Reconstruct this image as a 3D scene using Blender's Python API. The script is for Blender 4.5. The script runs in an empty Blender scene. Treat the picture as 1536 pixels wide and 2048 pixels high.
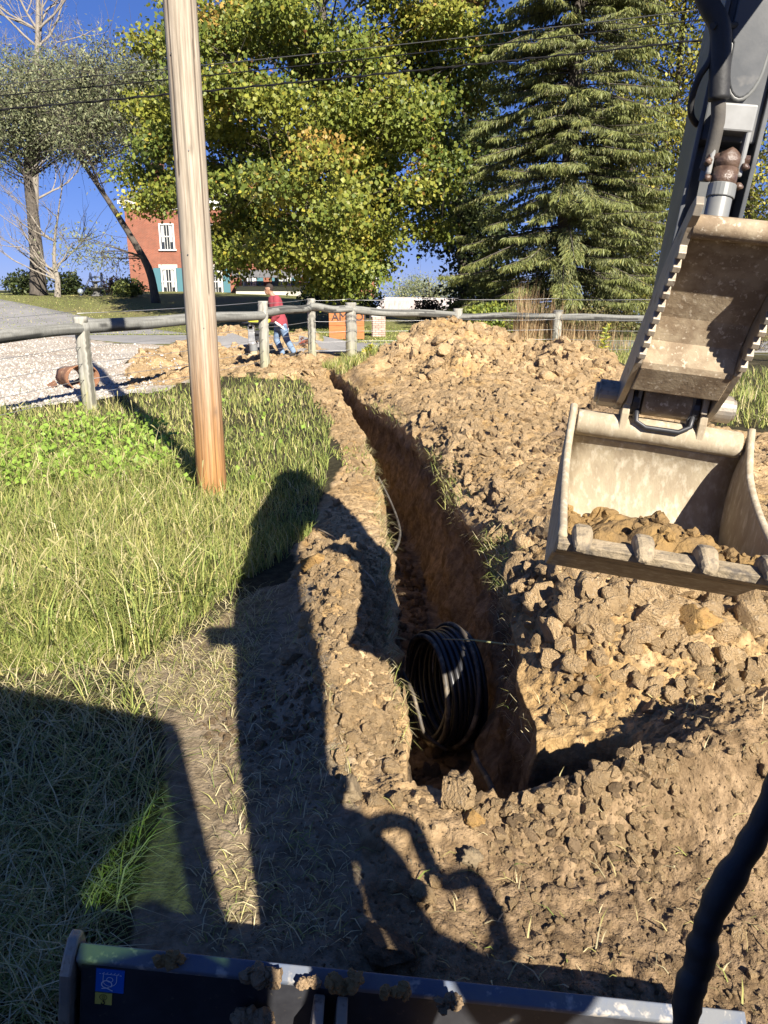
import bpy, math, random
import numpy as np
from mathutils import Vector, Matrix
R = math.radians
sc = bpy.context.scene
COL = sc.collection
rng = np.random.default_rng(7)
random.seed(7)

# ---------------------------------------------------------------- camera
CAM_H, PITCH, FPX = 1.9, R(16.8), 1539.0          # eye height, downward pitch, focal length in photo pixels
cam_d = bpy.data.cameras.new('camera'); cam = bpy.data.objects.new('camera', cam_d); COL.objects.link(cam)
cam.location = (0, 0, CAM_H); cam.rotation_euler = (R(90) - PITCH, 0, 0)
cam_d.sensor_fit = 'VERTICAL'; cam_d.sensor_height = 24.0; cam_d.lens = 24.0 * FPX / 2048.0
cam_d.clip_start = 0.02; cam_d.clip_end = 6000
sc.camera = cam

# ---------------------------------------------------------------- light
SUN_AZ, SUN_EL = R(25), R(33)      # shadows fall 25 degrees left of straight ahead
SH = (-math.sin(SUN_AZ), math.cos(SUN_AZ))          # ground direction in which shadows fall
world = bpy.data.worlds.new('World'); sc.world = world; world.use_nodes = True
wn = world.node_tree.nodes; wl = world.node_tree.links
for n in list(wn): wn.remove(n)
sky = wn.new('ShaderNodeTexSky'); sky.sky_type = 'NISHITA'; sky.sun_disc = False
sky.sun_elevation = SUN_EL; sky.sun_rotation = math.pi - SUN_AZ
sky.altitude = 2500; sky.air_density = 0.9; sky.dust_density = 0.0; sky.ozone_density = 5.0
bg = wn.new('ShaderNodeBackground'); bg.inputs['Strength'].default_value = 0.084
wo = wn.new('ShaderNodeOutputWorld')
hs = wn.new('ShaderNodeHueSaturation'); hs.inputs['Saturation'].default_value = 1.16; wl.new(sky.outputs[0], hs.inputs['Color']); gm = wn.new('ShaderNodeGamma'); gm.inputs[1].default_value = 0.55; tn_ = wn.new('ShaderNodeVectorMath'); tn_.operation = 'MULTIPLY'; tn_.inputs[1].default_value = (0.58, 0.68, 1.24)
wl.new(hs.outputs[0], gm.inputs[0]); wl.new(gm.outputs[0], tn_.inputs[0]); wl.new(tn_.outputs[0], bg.inputs[0]); wl.new(bg.outputs[0], wo.inputs[0])
sun_d = bpy.data.lights.new('sun', 'SUN'); sun_d.energy = 5.0; sun_d.angle = R(0.5); sun_d.color = (1.0, 0.93, 0.82)
sun = bpy.data.objects.new('sun', sun_d); COL.objects.link(sun)
sun.rotation_euler = Vector((SH[0] * math.cos(SUN_EL), SH[1] * math.cos(SUN_EL), -math.sin(SUN_EL))).to_track_quat('-Z', 'Y').to_euler()
sun.location = (8, -16, 14)
vs = sc.view_settings
vs.view_transform = 'Standard'; vs.look = 'None'; vs.exposure = 1.32; vs.gamma = 1.0; vs.use_curve_mapping = False
sc.render.engine = 'CYCLES'
sc.cycles.max_bounces = 6; sc.cycles.diffuse_bounces = 3; sc.cycles.transparent_max_bounces = 8
sc.cycles.use_denoising = True

# ---------------------------------------------------------------- pixel helpers (photo pixels, 1536 x 2048)
CP, SP = math.cos(PITCH), math.sin(PITCH)
def ray(px, py):
    xc = (np.asarray(px, float) - 768) / FPX; yc = -(np.asarray(py, float) - 1024) / FPX
    return xc, CP + yc * SP, -SP + yc * CP
def G(px, py, z=0.0):
    """ground point (x, y) that a photo pixel shows at height z"""
    dx, dy, dz = ray(px, py); t = (z - CAM_H) / dz
    return np.stack([dx * t, dy * t], -1)
def AT(px, py, Y):
    """point on the pixel's ray at forward distance Y"""
    dx, dy, dz = ray(px, py); t = Y / dy
    return Vector((float(dx * t), float(Y), float(CAM_H + dz * t)))
def poly_px(pts, z=0.0):
    return np.array([G(p[0], p[1], z) for p in pts])
def inpoly(x, y, P):
    ins = np.zeros(x.shape, bool); n = len(P); j = n - 1
    for i in range(n):
        xi, yi = P[i]; xj, yj = P[j]
        c = (yi > y) != (yj > y)
        with np.errstate(divide='ignore', invalid='ignore'):
            ins ^= c & (x < (xj - xi) * (y - yi) / (yj - yi + 1e-12) + xi)
        j = i
    return ins
def sstep(a, b, x):
    t = np.clip((x - a) / (b - a), 0, 1); return t * t * (3 - 2 * t)

# ---------------------------------------------------------------- noise
def _h(i, j, k, seed):
    i = i.astype(np.int64).astype(np.uint32); j = j.astype(np.int64).astype(np.uint32); k = k.astype(np.int64).astype(np.uint32)
    h = i * np.uint32(374761393) + j * np.uint32(668265263) + k * np.uint32(2147483647) + np.uint32(seed * 974711 % 4294967291)
    h = (h ^ (h >> np.uint32(13))) * np.uint32(1274126177); h = (h ^ (h >> np.uint32(15))) * np.uint32(2246822519)
    h ^= h >> np.uint32(16)
    return h.astype(np.float64) / 4294967295.0
def vnoise(x, y, z=None, seed=0):
    x = np.asarray(x, float); y = np.asarray(y, float); z = np.zeros_like(x) if z is None else np.asarray(z, float)
    xi, yi, zi = np.floor(x), np.floor(y), np.floor(z); u, v, w = x - xi, y - yi, z - zi
    u, v, w = [t * t * t * (t * (t * 6 - 15) + 10) for t in (u, v, w)]
    out = 0
    for a in (0, 1):
        for b in (0, 1):
            for c in (0, 1):
                out = out + _h(xi + a, yi + b, zi + c, seed) * (u if a else 1 - u) * (v if b else 1 - v) * (w if c else 1 - w)
    return out * 2 - 1
def fbm(x, y, z=None, oct=4, seed=0):
    o, a, s = 0, 1.0, 0
    for k in range(oct):
        f = 2.0 ** k
        o = o + a * vnoise(x * f, y * f, None if z is None else z * f, seed + k * 17); s += a; a *= 0.5
    return o / s
def worley(x, y, seed=0):
    xi, yi = np.floor(x), np.floor(y); best = np.full(x.shape, 9.0); idv = np.zeros(x.shape)
    for a in (-1, 0, 1):
        for b in (-1, 0, 1):
            cx, cy = xi + a, yi + b; zz = np.zeros_like(cx)
            px = cx + _h(cx, cy, zz, seed); py = cy + _h(cx, cy, zz + 5, seed)
            d = (px - x) ** 2 + (py - y) ** 2; m = d < best
            best = np.where(m, d, best); idv = np.where(m, _h(cx, cy, zz + 9, seed), idv)
    return np.sqrt(best), idv

# ---------------------------------------------------------------- materials
def mat(name, col, rough=0.85, metal=0.0, col2=None, nscale=4.0, ncon=(0.35, 0.65), stretch=None, bump=0.0, bscale=40.0,
        attr=None, transl=0.0, col3=None, n3scale=20.0, n3con=(0.55, 0.7), rand=0.0, spec=0.5, bdist=0.01, coat=0.0):
    m = bpy.data.materials.new(name); m.use_nodes = True
    nt = m.node_tree; N = nt.nodes; L = nt.links
    bs = N['Principled BSDF']; out = N['Material Output']
    tc = N.new('ShaderNodeTexCoord'); vec = tc.outputs['Object']
    if stretch:
        mp = N.new('ShaderNodeMapping'); mp.inputs['Scale'].default_value = stretch; L.new(vec, mp.inputs['Vector']); vec = mp.outputs[0]
    def noise(s, det=5.0):
        n = N.new('ShaderNodeTexNoise'); n.inputs['Scale'].default_value = s; n.inputs['Detail'].default_value = det
        n.inputs['Roughness'].default_value = 0.62; L.new(vec, n.inputs['Vector']); return n.outputs['Fac']
    def ramp(f, c):
        r = N.new('ShaderNodeMapRange'); r.inputs['From Min'].default_value = c[0]; r.inputs['From Max'].default_value = c[1]
        L.new(f, r.inputs['Value']); return r.outputs[0]
    def mix(f, a, b, mode='MIX'):
        x = N.new('ShaderNodeMix'); x.data_type = 'RGBA'; x.blend_type = mode
        if isinstance(f, float): x.inputs[0].default_value = f
        else: L.new(f, x.inputs[0])
        for s, v in ((x.inputs[6], a), (x.inputs[7], b)):
            if isinstance(v, tuple): s.default_value = (*v, 1)
            else: L.new(v, s)
        return x.outputs[2]
    c = col
    if attr:
        at = N.new('ShaderNodeAttribute'); at.attribute_name = attr; c = at.outputs['Color']
    if col2 is not None:
        if attr: c = mix(ramp(noise(nscale), ncon), mix(1.0, c, col2, 'MULTIPLY'), c)
        else: c = mix(ramp(noise(nscale), ncon), c, col2)
    if col3 is not None: c = mix(ramp(noise(n3scale, 3.0), n3con), c, col3)
    if rand:
        oi = N.new('ShaderNodeObjectInfo'); mr = N.new('ShaderNodeMapRange')
        mr.inputs['To Min'].default_value = 1 - rand; mr.inputs['To Max'].default_value = 1 + rand; L.new(oi.outputs['Random'], mr.inputs['Value'])
        vm = N.new('ShaderNodeVectorMath'); vm.operation = 'SCALE'
        if isinstance(c, tuple): vm.inputs[0].default_value = c
        else: L.new(c, vm.inputs[0])
        L.new(mr.outputs[0], vm.inputs['Scale']); c = vm.outputs[0]
    if isinstance(c, tuple): bs.inputs['Base Color'].default_value = (*c, 1)
    else: L.new(c, bs.inputs['Base Color'])
    bs.inputs['Roughness'].default_value = rough; bs.inputs['Metallic'].default_value = metal
    bs.inputs['Specular IOR Level'].default_value = spec
    if coat: bs.inputs['Coat Weight'].default_value = coat
    if bump:
        b = N.new('ShaderNodeBump'); b.inputs['Strength'].default_value = bump; b.inputs['Distance'].default_value = bdist
        L.new(noise(bscale, 6.0), b.inputs['Height']); L.new(b.outputs[0], bs.inputs['Normal'])
    if transl:
        t = N.new('ShaderNodeBsdfTranslucent'); ms = N.new('ShaderNodeMixShader'); ms.inputs[0].default_value = transl
        if isinstance(c, tuple): t.inputs[0].default_value = (*c, 1)
        else: L.new(c, t.inputs[0])
        L.new(bs.outputs[0], ms.inputs[1]); L.new(t.outputs[0], ms.inputs[2]); L.new(ms.outputs[0], out.inputs[0])
    return m

# ---------------------------------------------------------------- objects
def tag(o, label=None, cat=None, group=None, kind=None):
    for k, v in (('label', label), ('category', cat), ('group', group), ('kind', kind)):
        if v: o[k] = v
    return o
def thing(name, loc, label, cat, group=None):
    o = bpy.data.objects.new(name, None); COL.objects.link(o); o.location = loc; o.empty_display_size = 0.2
    return tag(o, label, cat, group)
def org(parent):
    v = Vector((0, 0, 0))
    while parent is not None: v = v + parent.location; parent = parent.parent
    return v
def link(name, me, m, parent=None, smooth=False, bevel=0.0, origin=None):
    o = bpy.data.objects.new(name, me); COL.objects.link(o)
    if m is not None and len(me.materials) == 0: me.materials.append(m)
    if smooth: me.polygons.foreach_set('use_smooth', np.ones(len(me.polygons), bool))
    if parent is not None:
        o.parent = parent; off = org(parent); me.transform(Matrix.Translation(-off))
    elif origin is not None:
        me.transform(Matrix.Translation(-Vector(origin))); o.location = origin
    if bevel:
        b = o.modifiers.new('bevel', 'BEVEL'); b.width = bevel; b.segments = 2; b.limit_method = 'ANGLE'; b.angle_limit = R(40)
    return o
def big_mesh(name, V, F, m, col=None, parent=None, smooth=False, origin=None, kind=None):
    """large mesh from numpy: V (n,3), F list of face arrays (each (m,3) or (m,4)), col (n,3) point colours"""
    me = bpy.data.meshes.new(name); F = [np.asarray(f, np.int32) for f in (F if isinstance(F, list) else [F])]
    V = np.asarray(V, np.float32)
    nl = sum(f.size for f in F); npoly = sum(len(f) for f in F)
    me.vertices.add(len(V)); me.vertices.foreach_set('co', V.ravel())
    me.loops.add(nl); me.polygons.add(npoly)
    me.loops.foreach_set('vertex_index', np.concatenate([f.ravel() for f in F]))
    tot = np.concatenate([np.full(len(f), f.shape[1], np.int32) for f in F])
    me.polygons.foreach_set('loop_start', np.concatenate([[0], np.cumsum(tot)[:-1]]).astype(np.int32))
    me.update(calc_edges=True); me.validate()
    if col is not None:
        a = me.color_attributes.new('Cd', 'FLOAT_COLOR', 'POINT')
        a.data.foreach_set('color', np.concatenate([col, np.ones((len(col), 1))], 1).astype(np.float32).ravel())
    o = link(name, me, m, parent, smooth, origin=origin)
    if kind: o['kind'] = kind
    return o

class MB:
    """collects shapes and links them as one mesh"""
    def __init__(s): s.v = []; s.f = []
    def add(s, V, F):
        b = len(s.v); s.v += [tuple(p) for p in V]; s.f += [tuple(i + b for i in f) for f in F]; return s
    def box(s, c, d, rot=None, taper=1.0):
        P = []
        for z in (-1, 1):
            t = taper if z > 0 else 1.0
            for x, y in ((-1, -1), (1, -1), (1, 1), (-1, 1)):
                p = Vector((x * d[0] / 2 * t, y * d[1] / 2 * t, z * d[2] / 2))
                if rot is not None: p = rot @ p
                P.append(p + Vector(c))
        return s.add(P, [(3, 2, 1, 0), (4, 5, 6, 7), (0, 1, 5, 4), (1, 2, 6, 5), (2, 3, 7, 6), (3, 0, 4, 7)])
    def tube(s, pts, rad, n=8, cap=True, jitter=0.0, seed=0):
        pts = [Vector(p) for p in pts]; m = len(pts)
        if not hasattr(rad, '__len__'): rad = [rad] * m
        rr = random.Random(seed); V = []; t0 = (pts[1] - pts[0]).normalized()
        up = Vector((0, 0, 1)) if abs(t0.z) < 0.9 else Vector((1, 0, 0)); x = t0.cross(up).normalized()
        for i, p in enumerate(pts):
            t = (pts[min(i + 1, m - 1)] - pts[max(i - 1, 0)]).normalized()
            x = (x - t * x.dot(t)).normalized(); y = t.cross(x)
            for k in range(n):
                a = 2 * math.pi * k / n; q = rad[i] * (1 + rr.uniform(-jitter, jitter))
                V.append(p + x * (q * math.cos(a)) + y * (q * math.sin(a)))
        F = [(i * n + k, i * n + (k + 1) % n, (i + 1) * n + (k + 1) % n, (i + 1) * n + k) for i in range(m - 1) for k in range(n)]
        if cap: F += [tuple(range(n - 1, -1, -1)), tuple((m - 1) * n + k for k in range(n))]
        return s.add(V, F)
    def cyl(s, a, b, r, r2=None, n=16): return s.tube([a, b], [r, r if r2 is None else r2], n)
    def prism(s, poly, fn, t0, t1):
        """poly of (a, b); fn(a, b, t) -> point"""
        n = len(poly); V = [fn(a, b, t0) for a, b in poly] + [fn(a, b, t1) for a, b in poly]
        return s.add(V, [tuple(range(n - 1, -1, -1)), tuple(range(n, 2 * n))] + [(i, (i + 1) % n, n + (i + 1) % n, n + i) for i in range(n)])
    def lathe(s, prof, c, n=20):
        V = [(c[0] + r * math.cos(2 * math.pi * k / n), c[1] + r * math.sin(2 * math.pi * k / n), c[2] + z) for r, z in prof for k in range(n)]
        F = [(i * n + k, i * n + (k + 1) % n, (i + 1) * n + (k + 1) % n, (i + 1) * n + k) for i in range(len(prof) - 1) for k in range(n)]
        return s.add(V, F)
    def blob(s, c, r, seed=0, amp=0.3, fr=1.5, sub=2, squash=(1, 1, 1), rot=None):
        V, F = ICO[sub]; c = Vector(c)
        d = 1 + amp * fbm(V[:, 0] * fr + seed * 7.3, V[:, 1] * fr, V[:, 2] * fr + seed, 3, seed)
        P = V * d[:, None] * r * np.array(squash)
        P = [c + (rot @ Vector(p) if rot is not None else Vector(p)) for p in P]
        return s.add(P, [tuple(f) for f in F])
    def build(s, name, m, parent=None, smooth=False, bevel=0.0, M=None, origin='base'):
        me = bpy.data.meshes.new(name); me.from_pydata([tuple(p) for p in s.v], [], s.f)
        if M is not None: me.transform(M)
        me.update()
        og = None
        if parent is None:
            a = np.array([v.co[:] for v in me.vertices]); lo, hi = a.min(0), a.max(0)
            og = ((lo[0] + hi[0]) / 2, (lo[1] + hi[1]) / 2, lo[2])
        return link(name, me, m, parent, smooth, bevel, og)

def _ico(sub):
    import bmesh
    b = bmesh.new(); bmesh.ops.create_icosphere(b, subdivisions=sub, radius=1.0)
    V = np.array([v.co[:] for v in b.verts]); F = np.array([[v.index for v in f.verts] for f in b.faces]); b.free(); return V, F
ICO = {k: _ico(k) for k in (1, 2, 3, 4)}
def copy_tree(o, parent=None):
    c = o.copy(); COL.objects.link(c); c.parent = parent
    for ch in list(o.children): copy_tree(ch, c)
    return c
# ================================================================ GROUND
# trench lips, read along the photo's two edges
_tl = poly_px([(642, 742), (690, 800), (722, 860), (742, 920), (757, 970), (768, 1050), (775, 1130), (783, 1230), (790, 1340), (800, 1440), (812, 1545)], 0.06)
_tr = poly_px([(666, 742), (736, 800), (802, 850), (864, 900), (908, 975), (962, 1035), (990, 1090), (1004, 1180), (1030, 1290), (1085, 1380), (1096, 1450), (1100, 1520), (1098, 1600)], 0.12)
TY0, TY1 = 2.50, 16.2            # near and far end of the trench
def xl(y): return np.interp(y, _tl[::-1, 1], _tl[::-1, 0]) + 0.035 * vnoise(y * 2.3, y * 0 + 3, seed=4) + 0.012 * vnoise(y * 9, y * 0 + 1, seed=5)
def xr(y): return np.interp(y, _tr[::-1, 1], _tr[::-1, 0]) + 0.055 * vnoise(y * 1.9, y * 0 + 8, seed=6) + 0.02 * vnoise(y * 8, y * 0 + 2, seed=7)
def tdepth(y): return np.interp(y, [2.5, 3, 6, 9, 12, 14.5, 16.3], [0.88, 0.9, 0.92, 0.95, 0.9, 0.6, 0.15])

SOIL = poly_px([(596, 742), (640, 732), (745, 722), (900, 700), (1010, 722), (1190, 752), (1235, 795), (1420, 855), (1700, 880), (2300, 1000), (2600, 2600), (700, 2600),
                (560, 2300), (470, 1880), (440, 1640), (420, 1480), (440, 1290), (560, 1220), (600, 1110), (640, 1010), (690, 950), (668, 870), (630, 790)])
TRACK = poly_px([(250, 2400), (270, 1800), (330, 1600), (330, 1450), (250, 1345), (400, 1260), (520, 1180), (620, 1160), (640, 1300), (720, 1620), (760, 2400)])
def bumpg(x, y, cx, cy, sx, sy, h): return h * np.exp(-((x - cx) / sx) ** 2 - ((y - cy) / sy) ** 2)
def gp(px, py, z=0.0): g = G(px, py, z); return float(g[0]), float(g[1])

def pocket(x, y):
    """scooped hollow beside the near end of the trench"""
    n = 0.05 * vnoise(np.asarray(x) * 7, np.asarray(y) * 7, seed=14)
    return 0.55 * sstep(0.40, 0.52, x) * (1 - sstep(0.98, 1.08, x + n)) * sstep(2.42, 2.52, y + n) * (1 - sstep(2.76, 2.84, y + n))
def macro(x, y):
    x = np.asarray(x, float); y = np.asarray(y, float)
    side = np.interp(x, [-14, -7, -2, 4], [1.05, 0.85, 0.5, 0.0])
    z = sstep(27, 47, y) * side
    z = z - 0.064 * np.maximum(y - 37, 0) * sstep(-3, 2, x)
    z = z - 0.045 * np.maximum(y - 64, 0) * sstep(64, 90, y)
    z = z + 0.03 * vnoise(x * 0.5, y * 0.5, seed=2) * sstep(1.5, 4, y) * (1 - sstep(14, 18, y)) + 0.012 * vnoise(x * 2, y * 2, seed=3) * (1 - sstep(14, 18, y))
    # spoil heaps right of the trench
    w = 0.12 * vnoise(x * 0.9, y * 0.9, seed=11)
    z = z + bumpg(x, y, 1.50, 15.6, 1.4, 1.7, 0.72 + w) + bumpg(x, y, 0.30, 16.2, 1.1, 1.2, 0.44 + w) + bumpg(x, y, 3.4, 14.0, 1.6, 1.7, 0.45 + w) + bumpg(x, y, 4.4, 12.2, 1.5, 1.6, 0.2 + w) + bumpg(x, y, 1.9, 12.0, 1.5, 2.6, 0.26 + 1.6 * w) + bumpg(x, y, 1.7, 8.6, 1.0, 2.2, 0.16 + 1.2 * w)
    hm = np.clip(bumpg(x, y, 1.9, 14.6, 2.4, 2.6, 1.3), 0, 1); z = z + hm * (.22 * fbm(x * 1.3, y * 1.3, seed=12, oct=3) + .10 * np.abs(vnoise(x * 2.6, y * 2.6, seed=13)))
    e = x - np.interp(y, _tr[::-1, 1], _tr[::-1, 0])
    z = z + 0.20 * sstep(-0.05, 0.30, e) * (1 - sstep(1.6, 3.4, e)) * sstep(2.75, 3.6, y) * (1 - sstep(14, 17, y))
    z = z + bumpg(x, y, 1.15, 4.2, 0.42, 0.75, 0.22) + bumpg(x, y, 1.36, 2.50, 0.36, 0.40, 0.36) + bumpg(x, y, 0.88, 2.35, 0.36, 0.12, 0.20) + bumpg(x, y, 2.6, 4.6, 1.0, 1.1, 0.16) + bumpg(x, y, 4.3, 7.6, 1.4, 1.0, 0.34)
    z = z - pocket(x, y)
    # berm of crumbs along the left lip
    c = np.interp(y, _tl[::-1, 1], _tl[::-1, 0])
    z = z + bumpg(x, y * 0, c - 0.30, 0, 0.20, 1, 0.17) * sstep(2.4, 3.3, y) * (1 - sstep(4.8, 5.6, y)) + bumpg(x, y * 0, c - 0.25, 0, 0.28, 1, 0.07) * sstep(5, 6, y) * (1 - sstep(13, 15, y))
    # clods by the near end of the trench and the far dig by the fence
    z = z + bumpg(x, y, 0.05, 2.35, 0.5, 0.2, 0.07)
    for px, py, sx, sy, h in ((300, 740, 0.7, 0.7, 0.34), (385, 715, 1.0, 1.0, 0.34), (455, 690, 1.1, 0.9, 0.55), (610, 690, 0.9, 0.6, 0.42), (560, 740, 0.9, 0.6, 0.10), (250, 700, 1.6, 1.4, 0.12)):
        cx, cy = gp(px, py); z = z + bumpg(x, y, cx, cy, sx, sy, h)
    return z
DIG = poly_px([(250, 770), (270, 715), (430, 672), (500, 668), (640, 690), (700, 722), (640, 752), (560, 752), (420, 745), (350, 770)])
YARD = poly_px([(-900, 668), (0, 662), (120, 672), (250, 690), (380, 705), (470, 712), (430, 748), (330, 778), (190, 800), (0, 822), (-700, 860)])
def soilmask(x, y):
    """1 on dug soil, 0 on turf"""
    wx = x + 0.12 * fbm(x * 1.5, y * 1.5, seed=21, oct=3); wy = y + 0.2 * fbm(x * 1.5, y * 1.5, seed=31, oct=3) * np.clip(y / 6, .3, 2)
    return (inpoly(wx, wy, SOIL) | inpoly(wx, wy, DIG)).astype(float)
def detail(x, y, s):
    """clod relief of dug soil, s = soil mask"""
    z = np.zeros_like(x)
    idx = np.where(s > 0)[0]
    if len(idx) == 0: return z
    X, Y = x[idx], y[idx]; d = np.hypot(X, Y)
    rough = 0.35 + 0.65 * sstep(-0.25, 0.35, fbm(X * 0.9, Y * 0.9, seed=41, oct=2)); rough = np.where((X > 0.9) & (Y < 8), np.maximum(rough, 0.85), rough)
    rough = rough * (0.28 + 0.72 * sstep(2.5, 3.3, Y + .4 * fbm(X, Y, seed=43, oct=2)))
    rough = np.where(inpoly(X, Y, TRACK), 0.10, rough)
    o = np.zeros_like(X)
    fine = np.where(inpoly(X, Y, TRACK), .55, .85)
    for sc_, amp, sd, lim in ((0.27, 0.045, 51, 99), (0.11, 0.036, 52, 22), (0.05, 0.026, 53, 9), (0.024, 0.014, 54, 5.5)):
        qx = X / sc_ + 0.4 * vnoise(X / sc_ * 1.7, Y / sc_ * 1.7, seed=sd + 9); qy = Y / sc_ + 0.4 * vnoise(X / sc_ * 1.7 + 9, Y / sc_ * 1.7, seed=sd + 9)
        f, r = worley(qx, qy, sd)
        b = np.clip(1 - (f / 0.72) ** 2, 0, 1) ** 0.6 * (0.15 + 0.85 * r ** 1.6)
        o += amp * (1 + .9 * sstep(9, 13, d)) * b * (1 - sstep(lim * 0.7, lim, d)) * (rough if sc_ > .07 else np.maximum(rough, fine))
    o += 0.012 * fbm(X * 14, Y * 14, seed=61, oct=3) * (1 - sstep(8, 12, d))
    z[idx] = o - 0.03 * rough
    return z
def intrench(x, y, m=0.0): return (x > xl(y) - m) & (x < xr(y) + m) & (y > TY0 - m) & (y < TY1)
def surf(x, y):
    x = np.atleast_1d(np.asarray(x, float)); y = np.atleast_1d(np.asarray(y, float))
    return macro(x, y) + detail(x, y, soilmask(x, y))
def sz(x, y): return float(surf(x, y)[0])

# ---- rows and columns
rows = [-60, -30, -15, -8, -4, -2, -1, -.4, 0, .3, .6, .8]
y = 0.95
while y < 2.38: rows.append(y); y += 0.013
while y < 2.72: rows.append(y); y += 0.007
while y < 3.4: rows.append(y); y += 0.013
while y < 10: rows.append(y); y *= 1.0042
while y < 27: rows.append(y); y *= 1.0085
while y < 3500: rows.append(y); y *= 1.06
rows = np.array(rows); nr = len(rows)
def spread(n_in, n_out):
    a = np.linspace(0, 1, n_in, endpoint=False); b = 1 + np.linspace(0, 1, n_out) ** 1.8
    return np.concatenate([a, b])               # 0..1 fine zone, 1..2 outer zone
SL, SR = spread(150, 26)[::-1], spread(270, 30)
NWL, NF, NWR = 15, 16, 22
ncol = len(SL) + NWL + NF + NWR + len(SR) - 4
X = np.zeros((nr, ncol)); Z = np.zeros((nr, ncol)); Yg = np.repeat(rows[:, None], ncol, 1); DEP = np.zeros((nr, ncol)); TW = np.zeros((nr, ncol))
yc = np.clip(rows, 1.0, 17.0); XL, XR = xl(yc), xr(yc)
dpt = tdepth(rows) * sstep(TY0, TY0 + 0.07, rows) * (1 - sstep(TY1 - 0.35, TY1, rows))
inn_l = 0.62 * np.maximum(rows, 1) + 0.9; out_l = 6 + 2.2 * np.abs(rows)
def side(S, inn, out): return np.where(S[None, :] <= 1, S[None, :] * inn[:, None], inn[:, None] + (S[None, :] - 1) * out[:, None])
nl_ = len(SL); nrr = len(SR)
X[:, :nl_] = XL[:, None] - side(SL, inn_l + XL, out_l)
X[:, ncol - nrr:] = XR[:, None] + side(SR, inn_l - XR, out_l)
# wall and floor columns
a0 = nl_ - 1; a1 = a0 + NWL - 1; a2 = a1 + NF - 1; a3 = a2 + NWR - 1
kl = np.linspace(0, 1, NWL); kf = np.linspace(0, 1, NF); kr = np.linspace(0, 1, NWR)
e01 = np.clip(dpt / 0.3, 0, 1)[:, None]
fl_l = XL[:, None] + 0.07; fl_r = XR[:, None] - 0.20
zl = macro(XL, rows); zr = macro(XR, rows)
X[:, a0:a1 + 1] = XL[:, None] + 0.07 * kl[None, :] ** 1.5
X[:, a1:a2 + 1] = fl_l + (fl_r - fl_l) * kf[None, :]
X[:, a2:a3 + 1] = fl_r + 0.20 * (1 - (1 - kr[None, :]) ** 1.7)
sm = soilmask(X.ravel(), Yg.ravel()).reshape(X.shape)
Zs = macro(X.ravel(), Yg.ravel()).reshape(X.shape)
Dt = detail(X.ravel(), Yg.ravel(), sm.ravel()).reshape(X.shape)
ztop = Zs + Dt
k_all = np.zeros(ncol); k_all[a0:a1 + 1] = kl; k_all[a1:a2 + 1] = 1; k_all[a2:a3 + 1] = 1 - kr
_tn = .07 * vnoise(X * 5, X * 0 + 4, seed=77) + .03 * vnoise(X * 17, X * 0 + 4, seed=78); e01 = np.clip((tdepth(Yg) * sstep(TY0 + _tn, TY0 + .08 + _tn, Yg) * (1 - sstep(TY1 - .35, TY1, Yg))) / .3, 0, 1)
Zf = -dpt[:, None] + 0.05 * fbm(X * 5, Yg * 5, seed=71, oct=3) * e01
Z = ztop * (1 - k_all[None, :] * e01) + Zf * k_all[None, :] * e01
# ragged walls: push wall columns sideways by 3-D noise
wallw = np.zeros(ncol); wallw[a0 + 1:a1] = 1; wallw[a2 + 1:a3] = 1
wn_ = 0.08 * fbm(Yg * 3.0, Z * 4.0, X * 0 + 2, seed=73, oct=4) + 0.035 * fbm(Yg * 11, Z * 9, X * 0, seed=74, oct=3) + .02 * np.abs(fbm(Yg * 7 + Z * 1.5, Z * 1.2, X * 0, seed=75, oct=2))
X += wn_ * wallw[None, :] * e01
DEP = k_all[None, :] * e01 * np.ones_like(X)
# ---- colours of the ground itself, with shade painted into the hollow and near wall
clay = np.array([.51, .355, .185]); clay2 = np.array([.47, .31, .14]); top = np.array([.135, .095, .058]); turf = np.array([.06, .052, .028])
lawn = np.array([.20, .205, .075]); wet = np.array([.245, .17, .10]); och = np.array([.30, .21, .12]); straw = np.array([.30, .24, .15]); pale = np.array([.58, .45, .29])
xf, yf = X, Yg
n1 = fbm(xf * 1.3, yf * 1.3, seed=81, oct=4)[..., None]; n2 = fbm(xf * 6, yf * 6, seed=83, oct=3)[..., None]
C = clay + (clay2 - clay) * sstep(-.2, .4, n1) + (pale - clay) * sstep(.15, .6, n2) * .45 + (wet - clay) * sstep(0.1, .65, fbm(xf * 3.2, yf * 3.2, seed=85, oct=3)[..., None]) * .6
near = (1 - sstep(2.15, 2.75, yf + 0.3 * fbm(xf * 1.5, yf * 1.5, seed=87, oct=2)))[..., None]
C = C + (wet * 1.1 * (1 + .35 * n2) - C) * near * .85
tr = inpoly(xf.ravel(), yf.ravel(), TRACK).reshape(xf.shape)[..., None] * (1 - near * .3)
C = np.where(tr > 0, np.array([.31, .245, .165]) + (straw - np.array([.28, .22, .145])) * sstep(-.1, .5, n2) * .5 + .06 * n1, C)
Cg = turf * (1 + .35 * n2) + (straw - turf) * sstep(0.1, .7, n1) * .3
far = sstep(19, 24, yf)[..., None]
Cl = lawn * (1 + .25 * fbm(xf * .8, yf * .8, seed=88, oct=4)[..., None]) + (np.array([.24, .19, .10]) - lawn) * sstep(.1, .6, fbm(xf * .35, yf * .35, seed=89, oct=3)[..., None]) * .6
Cg = Cg + (Cl - Cg) * far
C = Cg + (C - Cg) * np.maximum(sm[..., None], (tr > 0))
dd = np.clip((ztop - Z), 0, 2)[..., None]
pk = pocket(xf, yf)[..., None]; C = C + (top * .85 - C) * sstep(.04, .16, pk)  # dark topsoil tone spread over the whole hollow, standing in for shade
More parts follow.
